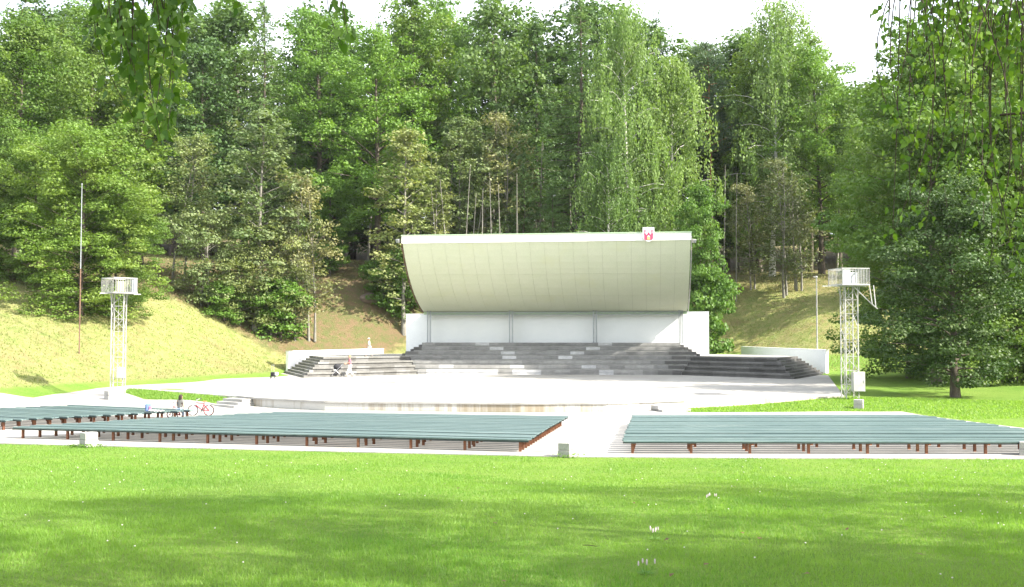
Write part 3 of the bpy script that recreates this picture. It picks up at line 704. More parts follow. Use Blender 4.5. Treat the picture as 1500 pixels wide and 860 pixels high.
# ---------------------------------------------------------------- lattice light towers
def tower(px, py, z, Wc, H, rz, label, pw, prz, rail, boxspec, side):
    p = at_z(px, py, z); root = empty('light_tower', (p.x, p.y, g(p.x, p.y)), rz, label, 'light tower', 'lattice light towers beside the stage'); z0 = 0
    h = Wc/2; cs = [(-h,-h),(h,-h),(h,h),(-h,h)]
    for c in cs: MB().bar((c[0],c[1],-.1),(c[0],c[1],H),.052).build('corner_post', M['whitemetal'], root)
    n = round(H/.78)
    for i in range(4):
        a, b = cs[i], cs[(i+1)%4]; mb = MB()
        for k in range(n):
            z_, z1 = H*k/n, H*(k+1)/n
            if k % 2: mb.bar((a[0],a[1],z_),(b[0],b[1],z1),.024)
            else: mb.bar((b[0],b[1],z_),(a[0],a[1],z1),.024)
            mb.bar((a[0],a[1],z1),(b[0],b[1],z1),.02)
        mb.build('lattice', M['whitemetal'], root)
    # ladder inside
    lb = MB(); lb.bar((-.13,h+.08,.2),(-.13,h+.08,H),.03); lb.bar((.17,h+.08,.2),(.17,h+.08,H),.03)
    for k in range(int(H/.33)): lb.bar((-.13,h+.08,.3+k*.33),(.17,h+.08,.3+k*.33),.022)
    lb.build('ladder', M['whitemetal'], root)
    Rm = Matrix.Rotation(prz, 4, 'Z'); q = lambda x, y, z: Rm @ Vector((x, y, z))
    hp = pw/2
    mb = MB(); mb.box(-hp, hp, -hp, hp, H, H+.05, Rm)
    mb.build('platform', M['greymetal'], root)
    fr = MB()
    for (a, b) in (((-hp,-hp),(hp,-hp)),((hp,-hp),(hp,hp)),((hp,hp),(-hp,hp)),((-hp,hp),(-hp,-hp))):
        fr.bar(q(*a,H+.03), q(*b,H+.03), .08)
    fr.bar(q(-hp-.55, -hp*.2, H-.02), q(hp+.55, -hp*.2, H-.02), .06) if side == 'L' else fr.bar(q(-hp-.95,-hp*.5,H-.05), q(hp,-hp*.5,H-.05), .05)
    fr.build('platform_frame', M['whitemetal'], root)
    for (a, b) in (((-hp,-hp),(hp,-hp)),((hp,-hp),(hp,hp)),((hp,hp),(-hp,hp)),((-hp,hp),(-hp,-hp))):
        mb = MB(); A = q(*a,0); B = q(*b,0)
        mb.bar(A+Vector((0,0,H+rail)), B+Vector((0,0,H+rail)), .05)
        nb = 10
        for k in range(nb+1):
            c = A.lerp(B, k/nb); mb.bar(c+Vector((0,0,H+.05)), c+Vector((0,0,H+rail)), .04 if k in (0,nb) else .022)
        mb.build('railing', M['whitemetal'], root)
    mb = MB()
    for c in cs:
        e = Vector((c[0],c[1],0)).normalized()*hp*.8; mb.bar((c[0],c[1],H-.6), (e.x,e.y,H), .03)
    mb.build('brace', M['whitemetal'], root)
    return root, q, hp, H
# left tower: its platform turned corner-on
rt, q, hp, H = tower(172.5, 580, .25, .70, 6.15, R(8), 'white lattice light tower at the left with its railing turned corner-on', 1.5, R(40), .92, None, 'L')
def tbox(root, c, s, rz, name, mat, door=True):
    Mx = Matrix.Translation(Vector(c)) @ Matrix.Rotation(rz, 4, 'Z')
    o = MB().box(-s[0]/2, s[0]/2, -s[1]/2, s[1]/2, 0, s[2], Mx).build(name, mat, root, bevel=.012)
    if door:
        MB().box(-s[0]/2+.03, s[0]/2-.03, -s[1]/2-.014, -s[1]/2-.001, .03, s[2]-.03, Mx).build('door', mat, o)
        MB().box(s[0]/2-.1, s[0]/2-.07, -s[1]/2-.035, -s[1]/2-.014, s[2]*.45, s[2]*.58, Mx).build('handle', M['greymetal'], o)
tbox(rt, (.28,-.50,1.05), (.48,.22,.66), 0, 'switch_box', M['whitemetal'])
tbox(rt, q(.83,-.25,H+.08), (.42,.14,.80), R(130), 'floodlight_panel', M['white'], False)
tbox(rt, q(-.25,-.62,H+.1), (.5,.12,.62), R(40), 'floodlight_panel', M['paneld'], False)
rt2, q, hp, H = tower(1245.5, 584.5, .4, .70, 6.25, R(4), 'white lattice light tower at the right with a large switch box low on its legs', 1.6, R(5), .92, None, 'R')
tbox(rt2, (.24,-.53,.42), (.68,.28,1.08), 0, 'switch_box', M['whitemetal'])
tbox(rt2, q(-.5,-.68,H+.08), (.42,.16,.82), R(8), 'floodlight_panel', M['white'], False)
tbox(rt2, q(.5,.5,H+.08), (.5,.16,.7), R(8), 'floodlight_panel', M['greymetal'], False)
mb = MB(); mb.bar((.1,-.5,H-.1),(1.15,-.75,H-1.2),.05); mb.bar((.85,-.75,H),(1.0,-.75,H-1.05),.045); mb.bar((1.15,-.6,H),(1.22,-.7,H-1.2),.045); mb.bar((1.0,-.75,H-1.05),(1.28,-.78,H-1.3),.09,.04)
mb.build('lamp_arm', M['whitemetal'], rt2)
def block(px, py, z, s, rz, label):
    p = at_z(px, py, z); root = empty('concrete_block', (p.x, p.y, g(p.x, p.y)+.0), rz, label, 'concrete block')
    MB().box(-s[0]/2, s[0]/2, -s[1]/2, s[1]/2, -.05, s[2]*.5-.006).build('lower_block', M['concrete'], root, bevel=.012)
    MB().box(-s[0]/2, s[0]/2, -s[1]/2, s[1]/2, s[2]*.5+.006, s[2]).build('upper_block', M['concrete'], root, bevel=.012)
block(161.5, 582.5, .25, (.55,.5,.52), -.7, 'squat concrete block at the foot of the left light tower')
block(1258, 599, .1, (.46,.42,.46), -.43, 'squat grey concrete block on the grass by the right light tower')

# poles on the banks
def pole(px, pyb, pyt, d, r, label, rustfrac, name, cat, mat):
    b = at_y(px, pyb, d); t = at_y(px+.5, pyt, d); z0 = g(b.x, b.y); root = empty(name, (b.x, b.y, z0), 0, label, cat); h = t.z-z0
    MB().tube([(0,0,-.3),(0,0,h*rustfrac)], r, 8).build('lower_tube', M['rusted'] if rustfrac > .2 else mat, root)
    MB().tube([(0,0,h*rustfrac),(0,0,h)], [r*.8,r*.6], 8).build('upper_tube', mat, root)
    MB().ball((0,0,h), r*1.3, n=8, m=5).build('finial', mat, root)
    return root, h
pole(116, 516, 270, 72, .045, 'tall thin flagpole with a rusty foot on the left grass bank', .5, 'flagpole', 'flagpole', M['greymetal'])
r_, h = pole(1197, 499, 406, 91, .09, 'short white lamp pole on the right bank behind the wing wall', .05, 'lamp_pole', 'pole', M['whitemetal'])
MB().box(-.28,.06,-.08,.08,h-.02,h+.07).build('lamp_head', M['whitemetal'], r_)
p = at_z(557, 560, ZS); MB().box(-1.1,1.1,-.18,.18,.002,.02).build('drain_grating', M['rusted'], None, loc=(p.x, p.y, ZS)); tag(bpy.data.objects['drain_grating'], 'narrow dark drain grating in the pale stage floor', 'drain')
# boulder on the bare bank
p = at_y(541, 430, 108); 
def rock(name, loc, s, mat, label, seed, cat='boulder'):
    bm = bmesh.new(); bmesh.ops.create_icosphere(bm, subdivisions=3, radius=1); rr = random.Random(seed)
    ph = [Vector((rr.uniform(-1,1), rr.uniform(-1,1), rr.uniform(-1,1))).normalized() for _ in range(9)]
    for v in bm.verts:
        n = v.co.normalized(); k = 1
        for d in ph: k = min(k, .82/max(.01, n.dot(d)) if n.dot(d) > .82 else k)
        v.co = Vector((n.x*s[0], n.y*s[1], n.z*s[2]))*k
    me = bpy.data.meshes.new(name); bm.to_mesh(me); bm.free(); o = link(name, me, mat); o.location = loc; return tag(o, label, cat)
rock('boulder', (p.x, p.y, g(p.x,p.y)+.15), (1.05,.8,.65), M['boulder'], 'brown boulder set in the bare bank left of the canopy', 3)
# ---------------------------------------------------------------- trees
def unit(v): return v/np.maximum(np.linalg.norm(v, axis=-1, keepdims=True), 1e-9)
def leaf_mesh(name, c, nrm, size, rng, aspect=.72, down=None, tint=None, fold=0):
    """one kite shaped leaf (cluster) per centre"""
    n = len(c); r = rng.normal(size=(n,3)); 
    a = unit(np.cross(nrm, r)) if down is None else unit(down)
    b = unit(np.cross(nrm, a)); s = (size*rng.uniform(.7,1.3,n))[:,None]
    P0 = c-a*s*.5; P1 = c+b*s*aspect*.5+a*s*.02; P2 = c+a*s*.5; P3 = c-b*s*aspect*.5+a*s*.02
    co = np.stack([P0,P1,P2,P3],1).reshape(-1,3); q = np.arange(4*n).reshape(n,4)
    if tint is None: tint = rng.uniform(0,1,n)
    return quad_mesh(name, co, q, tint)
def wood_mesh(name, tubes, mat, n=6):
    mb = MB()
    for pts, rad in tubes: mb.tube(pts, rad, n if rad[0] > .06 else 4, cap=False)
    me = mb.mesh(name, mat, smooth=True); return me
def gen_tree(name, seed, kind, H, Rr, cb, leafm, barkm, nl=30, leaf=.30, per=60, clump=.9, trunk_r=None, lean=0, dens=1.0, bent=.3, multi=1):
    rng = np.random.default_rng(seed); tubes = []; C = []; Nn = []; Dn = []; Tn = []
    tr = trunk_r or H*.011
    for mstem in range(multi):
        offx, offy = (rng.uniform(-.6,.6), rng.uniform(-.6,.6)) if multi > 1 else (0,0)
        lx, ly = (rng.normal(0, .07 if multi > 1 else .012, 2)+lean)*H
        K = 9; hs = np.linspace(0, H*.97, K)
        wob = np.cumsum(rng.normal(0, .012*H*bent, (K,2)), 0); wob[0] = 0
        stem = np.c_[offx+lx*(hs/H)**1.3+wob[:,0], offy+ly*(hs/H)**1.3+wob[:,1], hs]; stem[0,2] = -.4
        rad = tr/math.sqrt(multi)*(1-hs/H)**.85+.015; rad[0] *= 1.5
        tubes.append((stem, list(rad)))
        at = lambda h: np.array([np.interp(h, hs, stem[:,0]), np.interp(h, hs, stem[:,1]), h])
        nlm = nl//multi; ga = rng.uniform(0, 6.28)
        for i in range(nlm):
            u = (i+rng.uniform(0,1))/nlm; h = H*(cb+(1-cb)*u*.98); az = ga+i*2.4+rng.normal(0,.35); dirh = np.array([math.cos(az), math.sin(az), 0]); s0 = at(h*.97)
            if kind in ('broad','airy'):
                prof = math.sin(math.pi*min(1,(.16+.80*u)))**.65; L = Rr*prof*rng.uniform(.55,1.15); el = R(5+55*u)+rng.normal(0,.12)
                if kind == 'airy': el += .25
                k = 5; tt = np.linspace(0,1,k)[:,None]; path = s0+dirh*L*tt*math.cos(el*.6)+np.array([0,0,1])*(L*math.sin(el)*tt-.12*L*tt**2)
                tubes.append((path, list(np.linspace(max(.03, tr*.33*(1-u)), .012, k))))
                m = max(3, int(4*L/max(Rr,.1)+2))
                for f in np.linspace(.38,1.02,m):
                    side = np.cross(dirh,[0,0,1])*rng.normal(0,.22*L); c = s0+(path[-1]-s0)*f+side+rng.normal(0,.085*Rr,3)+np.array([0,0,-.08*L*f*f])
                    rc = clump*rng.uniform(.6,1.25); n = int(per*dens*rng.uniform(.6,1.3)*(rc/clump)**2)
                    dv = unit(rng.normal(size=(n,3))); dv[:,2] = np.where(dv[:,2] < -.2, dv[:,2]*.4, dv[:,2]); rr = rng.uniform(.45,1,n)[:,None]**.6
                    C.append(c+dv*rr*np.array([rc,rc,rc*.75])); Nn.append(unit(dv*.8+np.array([0,0,.7])+rng.normal(0,.55,(n,3)))); Tn.append(np.clip(rng.uniform(0,1)*.6+rng.uniform(0,.5,n),0,1))
            elif kind == 'birch':
                prof = math.sin(math.pi*min(1,(.22+.74*u)))**.75; L = Rr*prof*rng.uniform(.7,1.1); el = R(38+30*u)+rng.normal(0,.1)
                k = 5; tt = np.linspace(0,1,k)[:,None]; path = s0+dirh*L*tt*.9+np.array([0,0,1])*(L*math.tan(min(el,1.1))*.55*tt-.45*L*tt**2)
                tubes.append((path, list(np.linspace(max(.03, tr*.3*(1-u)), .01, k))))
                for f in np.linspace(.3,1.05,6):
                    for _ in range(3):
                        c = s0+(path[-1]-s0)*min(f,1)+rng.normal(0,.10*Rr,3)+np.array([0,0,.15*L*(1-f)])
                        ln = rng.uniform(.05,.13)*H; n = int(per*.36*dens*ln/1.6)
                        t = rng.uniform(0,1,n)[:,None]; sw = rng.normal(0,.08,(1,3))*ln; sw[0,2] = 0
                        C.append(c+np.array([0,0,-1])*t*ln+sw*t+rng.normal(0,.16,(n,3))*(1-.4*t)); Nn.append(unit(dirh*.5+rng.normal(0,.7,(n,3)))); Dn.append(unit(np.array([0,0,-1.])+rng.normal(0,.45,(n,3)))); Tn.append(np.clip(rng.uniform(0,1)*.7+rng.uniform(0,.4,n),0,1))
            elif kind == 'larch':
                L = Rr*(1.02-u)**.75*rng.uniform(.6,1.12)+.3; k = 5; tt = np.linspace(0,1,k)[:,None]
                path = s0+dirh*L*tt+np.array([0,0,1])*(-.30*L*tt+.24*L*tt**2)
                tubes.append((path, list(np.linspace(max(.025, tr*.22*(1-u)), .01, k))))
                n = int(per*2.4*dens*(L/Rr+.15)); t = rng.uniform(.12,1,n); sdv = np.cross(dirh,[0,0,1]); wd = rng.normal(0,1,n)*L*.17*(1.15-t)
                c = s0+dirh*(L*t)[:,None]+np.array([0,0,1])*(-.30*L*t+.24*L*t*t)[:,None]+sdv*wd[:,None]; dr = rng.uniform(0,.55,n)*(.6+.4*t); c[:,2] -= dr
                C.append(c+rng.normal(0,.05,(n,3))); Nn.append(unit(rng.normal(0,.6,(n,3))+np.array([0,0,.6]))); Dn.append(unit(dirh*.8+sdv*rng.choice([-1,1],n)[:,None]*.7+np.array([0,0,-.5])+rng.normal(0,.3,(n,3)))); Tn.append(np.clip(rng.uniform(0,1)*.6+rng.uniform(0,.5,n),0,1))
            elif kind == 'pine':
                prof = math.sin(math.pi*min(1,(.3+.66*u)))**.6; L = Rr*prof*rng.uniform(.5,1.1); k = 4; tt = np.linspace(0,1,k)[:,None]
                path = s0+dirh*L*tt+np.array([0,0,1])*(.25*L*tt); tubes.append((path, list(np.linspace(max(.03,tr*.25), .02, k))))
                for f in np.linspace(.5,1.0,3):
                    c = s0+(path[-1]-s0)*f+rng.normal(0,.2,3); n = int(per*dens); dv = unit(rng.normal(size=(n,3))); rc = clump*rng.uniform(.6,1.1)
                    C.append(c+dv*rng.uniform(.3,1,n)[:,None]*np.array([rc,rc,rc*.5])); Nn.append(unit(rng.normal(size=(n,3)))); Dn.append(unit(dv+np.array([0,0,.5]))); Tn.append(rng.uniform(0,1,n))
        if kind != 'pine' or True:   # leader tuft
            n = int(per*1.5); top = at(H*.96)
            sp = np.array([.22,.22,.55])*(1.4 if kind == 'broad' else 1)*clump
            C.append(top+rng.normal(0,1,(n,3))*sp); Nn.append(unit(rng.normal(size=(n,3)))); Tn.append(rng.uniform(0,1,n))
            if Dn: Dn.append(unit(rng.normal(size=(n,3))))
    C = np.concatenate(C); Nn = np.concatenate(Nn); Tn = np.concatenate(Tn)
    dn = np.concatenate(Dn) if Dn and sum(map(len,Dn)) == len(C) else None
    asp = {'broad':.8,'airy':.75,'birch':.6,'larch':.28,'pine':.2}[kind]
    lm = leaf_mesh(name+'_crown', C, Nn, leaf, rng, asp, dn, Tn); lm.materials.append(M[leafm])
    return wood_mesh(name+'_trunk', tubes, M[barkm]), lm, H
TV = {
 'linden': gen_tree('linden', 1, 'broad', 16, 6.0, .03, 'leaf_linden', 'bark', nl=78, per=190, clump=1.0, leaf=.19),
 'linden2': gen_tree('linden2', 2, 'broad', 20, 5.4, .12, 'leaf_linden', 'bark', nl=70, per=150, clump=1.1, leaf=.22),
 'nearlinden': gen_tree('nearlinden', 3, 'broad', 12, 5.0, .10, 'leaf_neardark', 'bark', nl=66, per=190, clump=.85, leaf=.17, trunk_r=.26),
 'maple': gen_tree('maple', 4, 'broad', 22, 6.4, .22, 'leaf_maple', 'bark', nl=58, per=150, clump=1.15, leaf=.235, trunk_r=.36),
 'maple2': gen_tree('maple2', 5, 'broad', 14, 3.8, .06, 'leaf_maple', 'bark', nl=52, per=120, clump=.85, leaf=.22),
 'birch': gen_tree('birch', 6, 'birch', 24, 5.4, .18, 'leaf_birch', 'barkbirch', nl=48, per=66, leaf=.23, trunk_r=.24),
 'birch2': gen_tree('birch2', 7, 'birch', 22, 4.4, .25, 'leaf_birch', 'barkbirch', nl=42, per=66, leaf=.23, trunk_r=.2),
 'alder': gen_tree('alder', 8, 'airy', 17, 2.6, .16, 'leaf_alder', 'barkgrey', nl=46, per=46, clump=.62, leaf=.21, trunk_r=.12),
 'alder2': gen_tree('alder2', 9, 'airy', 14, 2.9, .22, 'leaf_alder', 'barkgrey', nl=40, per=46, clump=.7, leaf=.21, trunk_r=.11, multi=2),
 'brown': gen_tree('brown', 10, 'airy', 13, 2.8, .12, 'leaf_brown', 'barkgrey', nl=36, per=36, clump=.65, leaf=.20, trunk_r=.10, multi=2),
 'willow': gen_tree('willow', 11, 'broad', 8, 4.0, .04, 'leaf_alder', 'barkgrey', nl=42, per=62, clump=.8, leaf=.21, trunk_r=.14, multi=3),
 'aspen': gen_tree('aspen', 12, 'airy', 24, 4.2, .2, 'leaf_linden', 'bark', nl=54, per=80, clump=1.0, leaf=.26, trunk_r=.24),
 'dark': gen_tree('dark', 13, 'broad', 23, 5.2, .14, 'leaf_dark', 'bark', nl=50, per=76, clump=1.3, leaf=.33),
 'larch': gen_tree('larch', 14, 'larch', 27, 5.6, .15, 'leaf_larch', 'bark', nl=130, per=70, leaf=.34, trunk_r=.26),
 'spruce': gen_tree('spruce', 15, 'larch', 24, 3.8, .06, 'leaf_dark', 'bark', nl=130, per=60, leaf=.36, trunk_r=.24),
 'pine': gen_tree('pine', 16, 'pine', 24, 3.6, .52, 'leaf_pine', 'barkpine', nl=34, per=80, clump=1.0, leaf=.42, trunk_r=.2),
 'over': gen_tree('over', 18, 'airy', 18, 5.6, .30, 'leaf_birch', 'barkbirch', nl=44, per=105, clump=.85, leaf=.14, trunk_r=.17),
 'bush': gen_tree('bush', 17, 'broad', 4.5, 2.6, .02, 'leaf_maple', 'bark', nl=30, per=70, clump=.7, leaf=.22, trunk_r=.08, multi=3),
}
rt_ = random.Random(77)
def tree(kind, x, y, H, label, wid=1.0, group=None, name=None, cat='tree', sink=0.0, rz=None):
    tm, lm, H0 = TV[kind]; k = H/H0
    nm = name or {'linden':'linden_tree','linden2':'linden_tree','nearlinden':'linden_tree','maple':'maple_tree','maple2':'maple_tree','birch':'birch_tree','birch2':'birch_tree','alder':'alder_tree','alder2':'alder_tree','brown':'alder_tree','willow':'willow_tree','aspen':'aspen_tree','dark':'linden_tree','larch':'larch_tree','spruce':'spruce_tree','pine':'pine_tree','bush':'bush','over':'birch_tree'}[kind]
    r = empty(nm, (x, y, g(x, y)-.05-sink), rt_.uniform(0,6.28) if rz is None else rz, label, cat, group)
    r.scale = (k*wid, k*wid, k); link('trunk', tm, parent=r); link('crown', lm, parent=r); return r
def tpx(kind, px, ptop, d, label, wid=1.0, pyb=None, **kw):
    """tree standing at distance d whose top reaches the height seen in the photo"""
    b = at_y(px, 480, d); z0 = g(b.x, d); top = at_y(px, ptop, d).z
    return tree(kind, b.x, d, top-z0, label, wid, **kw)
# left side
tpx('linden', 118, 195, 80, 'big rounded green linden at the top of the left meadow behind the flagpole', 1.12)
tpx('linden2', 20, 30, 92, 'tall leafy tree filling the upper left corner of the wood', 1.05)
tpx('linden', 50, 205, 85, 'rounded leafy tree just left behind the flagpole linden', 1.0)
tpx('linden', 168, 262, 83, 'smaller rounded linden whose crown merges into the right side of the flagpole linden', 1.0)
tpx('linden', -35, 215, 84, 'leafy tree cut by the left edge of the picture', 1.0)
tpx('linden2', 130, 10, 101, 'tall bright green tree rising behind the big meadow linden', .9)
tpx('aspen', 205, 30, 104, 'tall aspen behind the hanging twigs at the upper left', 1.1)
tpx('alder2', 262, 195, 100, 'pale olive alder with forked trunk right of the meadow linden', 1.15)
tpx('willow', 300, 318, 97, 'low spreading olive tree left of the slim tall alder', 1.0)
tpx('alder', 372, 150, 98, 'slim pale olive alder standing alone in the left bank', 1.35)
tpx('dark', 300, 60, 116, 'dark tree deep behind the slim pale alder', 1.0)
tpx('larch', 385, -12, 118, 'tall feathery larch at the skyline left of the centre', .9)
tpx('willow', 397, 335, 99.5, 'grey green willow in the middle of the bushes at the foot of the left bank', .85)
tpx('brown', 455, 255, 101.5, 'thin alder with browning leaves at the right end of the left bushes', 1.0)
tpx('brown', 425, 300, 100, 'small browning alder beside the grey green willow', .9)
tpx('willow', 352, 372, 97.5, 'low olive willow lowest on the left bank', .85)
tpx('bush', 405, 415, 99, 'bright green bush at the very foot of the left bank', 1.1)
tpx('bush', 332, 415, 96.5, 'small green bush left of the lowest willow', 1.0)
tpx('maple2', 482, 250, 112, 'bright green young maple left of the thick maple trunk', 1.0)
tpx('maple', 553, 62, 115, 'great bright green maple with thick grey trunk left of the canopy', 1.0)
tpx('maple', 470, 25, 124, 'tall green maple with top at the skyline left of the great maple', .85)
tpx('alder', 592, 178, 106, 'slim pale olive sapling at the left corner of the canopy', 1.25)
tpx('aspen', 603, -5, 126, 'tall pale green aspen behind the great maple', 1.1)
tpx('maple', 655, 8, 132, 'tall green maple in the second line behind the canopy', .75)
b_ = tpx('bush', 557, 385, 108, 'small leafy bush hanging over the boulder on the bank', .9)
tpx('bush', 588, 372, 108, 'leafy bush against the left end of the canopy', .7)
# centre
tpx('birch2', 600, 15, 130, 'pale birch top left of the middle of the skyline', 1.0)
tpx('dark', 735, -5, 119, 'dark rounded tree above the middle of the canopy', .8)
tpx('alder', 668, 165, 112, 'thin grey alder, leftmost of the stems behind the canopy', 1.1)
tpx('alder2', 700, 190, 111, 'thin forked alder behind the left half of the canopy', 1.0)
tpx('brown', 735, 170, 112.5, 'brownish thin alder among the dark stems behind the canopy', 1.0)
tpx('alder', 640, 235, 109, 'short thin alder close behind the left of the canopy', 1.0)
tpx('spruce', 790, 12, 121, 'dark spruce left of the big larch', 1.0)
tpx('larch', 856, -25, 113, 'big drooping larch with bare straight trunk above the canopy', 1.0)
tpx('larch', 812, 260, 108, 'young feathery larch low behind the middle of the canopy', 1.3)
tpx('larch', 768, 235, 110, 'small larch in the shade left of the young feathery larch', 1.2)
tpx('birch', 922, 0, 106.5, 'great weeping birch with white trunk behind the right of the canopy', .74)
tpx('birch2', 985, 80, 109, 'weeping birch right of the great white birch', .95)
tpx('birch2', 892, 200, 104.5, 'short weeping birch low in front of the great white birch', 1.0)
# right
tpx('maple2', 1027, 275, 101.5, 'bright green young maple hugging the right end of the canopy', .62)
tpx('bush', 1032, 405, 101, 'green bush below the young maple at the right end of the canopy', .7)
tpx('pine', 1042, 55, 124, 'tall pine with orange trunk right of the canopy', .9)
tpx('pine', 1022, 85, 131, 'thinner pine just behind the tall orange pine', .8)
tpx('birch', 1132, -5, 121, 'tallest birch of the right side, its pale top against the white sky', .95)
tpx('aspen', 1105, 70, 126, 'leafy aspen left behind the tallest right hand birch', 1.0)
tpx('maple', 1205, 78, 119, 'dense green maple with a pointed top right of the tallest birch', .8)
tpx('aspen', 1188, 50, 126, 'thin topped aspen between the birch and the dense green maple', .8)
tpx('brown', 1140, 235, 112, 'brownish bare looking alder at the edge of the right wood', 1.25)
tpx('brown', 1172, 260, 113, 'second browning alder right of the bare looking one', 1.2)
tpx('brown', 1098, 270, 116, 'thin grey brown alder left in the right hand wood', 1.2)
tpx('dark', 1255, 150, 116, 'dark tree in the hollow between the maple and the right edge trees', .8)
tpx('linden2', 1290, 130, 104, 'shaded green tree above the right light tower', .8)
tpx('linden2', 1372, 45, 73, 'tall sunlit linden behind the drooping birch twigs', .95)
tpx('linden', 1330, 210, 80, 'middle sized green tree left behind the near dark linden', .82)
tpx('linden2', 1460, 20, 76, 'tall tree at the right edge behind the hanging birch branches', .9)
tpx('linden', 1485, 230, 72, 'broad green tree at the right edge beside the near dark linden', .9)
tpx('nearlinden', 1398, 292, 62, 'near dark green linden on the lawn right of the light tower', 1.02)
tpx('linden', 1560, 120, 74, 'tree just past the right edge, its branches reaching into the picture', 1.0)
tree('linden2', 44, 74, 17, 'tall tree to the right of the picture that shades the right terraces', 1.0)
# back rows that close the wood
rb2 = random.Random(31)
for i in range(30):
    px = -90+i*58+rb2.uniform(-18,18); d = 136+rb2.uniform(-5,7)
    kd = rb2.choice(['dark','dark','spruce','linden2','aspen','dark']); top = np.interp(px, [0,60,100,300,420,460,500,700,960,1010,1060,1150,1280,1330,1500],[15,8,8,10,5,45,10,5,0,70,70,30,180,70,40])+rb2.uniform(-5,28)
    if 1240 < px < 1300: top = max(top, 190)
    tpx(kd, px, top, d, 'tall tree in the dense back row of the wood', 1.15, group='back row of the wood', name='forest_tree')
for i in range(24):
    px = -60+i*70+rb2.uniform(-20,20); d = 152+rb2.uniform(-5,7)
    tpx('dark', px, 150+rb2.uniform(-40,40), d, 'dark undergrowth tree far inside the wood', 1.7, group='dark trees far inside the wood', name='forest_tree')
# bare stems standing in the shade of the wood
sm_ = wood_mesh('bare_stem', [(np.array([[0,0,-.3],[.1,0,4],[.05,.1,8],[.2,.1,13]]), [.17,.13,.10,.04]), (np.array([[.1,0,5],[.9,.2,6.2]]),[.04,.015]), (np.array([[.05,.1,7.4],[-.8,.4,8.6]]),[.04,.015])], M['barkgrey'])
for i in range(46):
    px = rb2.uniform(-20, 1330) if i > 16 else rb2.uniform(620, 860); d = rb2.uniform(114, 134)
    if 600 > px > 330 and i % 2: continue
    b = at_y(px, 450, d); o = link('tree_stem', sm_); o.location = (b.x, d, g(b.x, d)); o.rotation_euler = (rb2.uniform(-.05,.05), rb2.uniform(-.06,.06), rb2.uniform(0,6)); o.scale = (1,1,rb2.uniform(.8,1.3))
    tag(o, 'thin bare grey trunk standing in the shade of the wood', 'tree trunk', 'bare trunks inside the wood')

for px in (648, 662, 676, 688, 705, 722, 738, 757, 1060, 1078, 1165):
    d = rb2.uniform(106.5, 108.5) if px < 1000 else 113; b = at_y(px, 450, d); o = link('tree_stem', sm_); o.location = (b.x, d, g(b.x, d)); o.rotation_euler = (rb2.uniform(-.05,.05), rb2.uniform(-.09,.09), rb2.uniform(0,6)); o.scale = (.62,.62,rb2.uniform(.95,1.25))
    tag(o, 'slender pale stem standing just behind the canopy' if px < 1000 else 'slender pale stem at the edge of the wood right of the canopy', 'tree trunk', 'slender stems close to the canopy')
# birches beside the photographer: their crowns shade the lawn, their twigs hang into the view
def nearbirch(x, y, H, Rr, label, seed, anchors, mainlimbs, ls=.05, den=1.0):
    rng = np.random.default_rng(seed); z0 = g(x, y); root = empty('birch_tree', (x, y, z0), 0, label, 'tree', 'birches beside the lawn')
    tm, lm, H0 = TV['over']; k = H/H0
    link('trunk', tm, parent=root).scale = (k, k, k)
    c = link('crown', lm, parent=root); c.scale = (k*Rr, k*Rr, k)
    tubes = []; C = []; N = []; D = []; T = []
    o = np.array([x, y, z0])
    for (a, b) in mainlimbs:
        a = np.array(a, float)-o; b = np.array(b, float)-o; t = np.linspace(0,1,7)[:,None]
        p = a+(b-a)*t; p[:,2] += np.sin(t[:,0]*3.1)*.35; tubes.append((p, list(np.linspace(.06,.008,7))))
    for (top, bot, dens) in anchors:
        top = np.array(top)-o; bot = np.array(bot)-o; L = np.linalg.norm(bot-top); kk = 8; t = np.linspace(0,1,kk)[:,None]
        bow = rng.normal(0,.10,3)*L; bow[2] = 0
        p = top+(bot-top)*t+bow*np.sin(t*3.14); tubes.append((p, list(np.linspace(.006,.002,kk))))
        n = int(L/.034*dens*den); tt = rng.uniform(.0,1,n)**.85
        c = np.stack([np.interp(tt, t[:,0], p[:,i]) for i in range(3)],1); off = unit(rng.normal(size=(n,3))*[1,1,.35])
        ln = rng.uniform(.02,.11,n)[:,None]; c = c+off*ln+[0,0,-.02]
        C.append(c); D.append(unit(off*.55+[0,0,-1]+rng.normal(0,.3,(n,3)))); N.append(unit(rng.normal(size=(n,3))*[1,1,.4])); T.append(rng.uniform(0,1,n))
    me = wood_mesh('hanging_twigs', tubes, M['twig'], 5); link('branches', me, parent=root)
    C = np.concatenate(C); N = np.concatenate(N); D = np.concatenate(D); T = np.concatenate(T); n = len(C)
    # birch leaf: broad near the stalk, long pointed tip
    B = unit(np.cross(N, D)); s = (ls*rng.uniform(.7,1.25,n))[:,None]; N2 = unit(np.cross(D, B))
    P = [C-D*s*.45, C-D*s*.25+B*s*.42+N2*s*.05, C+D*s*.12+B*s*.33, C+D*s*.72, C+D*s*.12-B*s*.33, C-D*s*.25-B*s*.42+N2*s*.05]
    co = np.stack(P,1).reshape(-1,3); me = quad_mesh('near_leaves', co, np.arange(6*n).reshape(n,6), T); me.materials.append(M['leaf_near'])
    link('leaves', me, parent=root); return root
def strands(spec, Y, rng, spread=.05):
    out = []
    for (xt, yt, xb, yb, dn, cnt) in spec:
        for _ in range(cnt):
            y = Y+rng.uniform(-.5,.5); a = at_y(xt+rng.uniform(-9,9), yt, y); b = at_y(xb+rng.uniform(-12,12), yb+rng.uniform(-25,10), y); out.append((tuple(a), tuple(b), dn))
    return out
rl = random.Random(3)
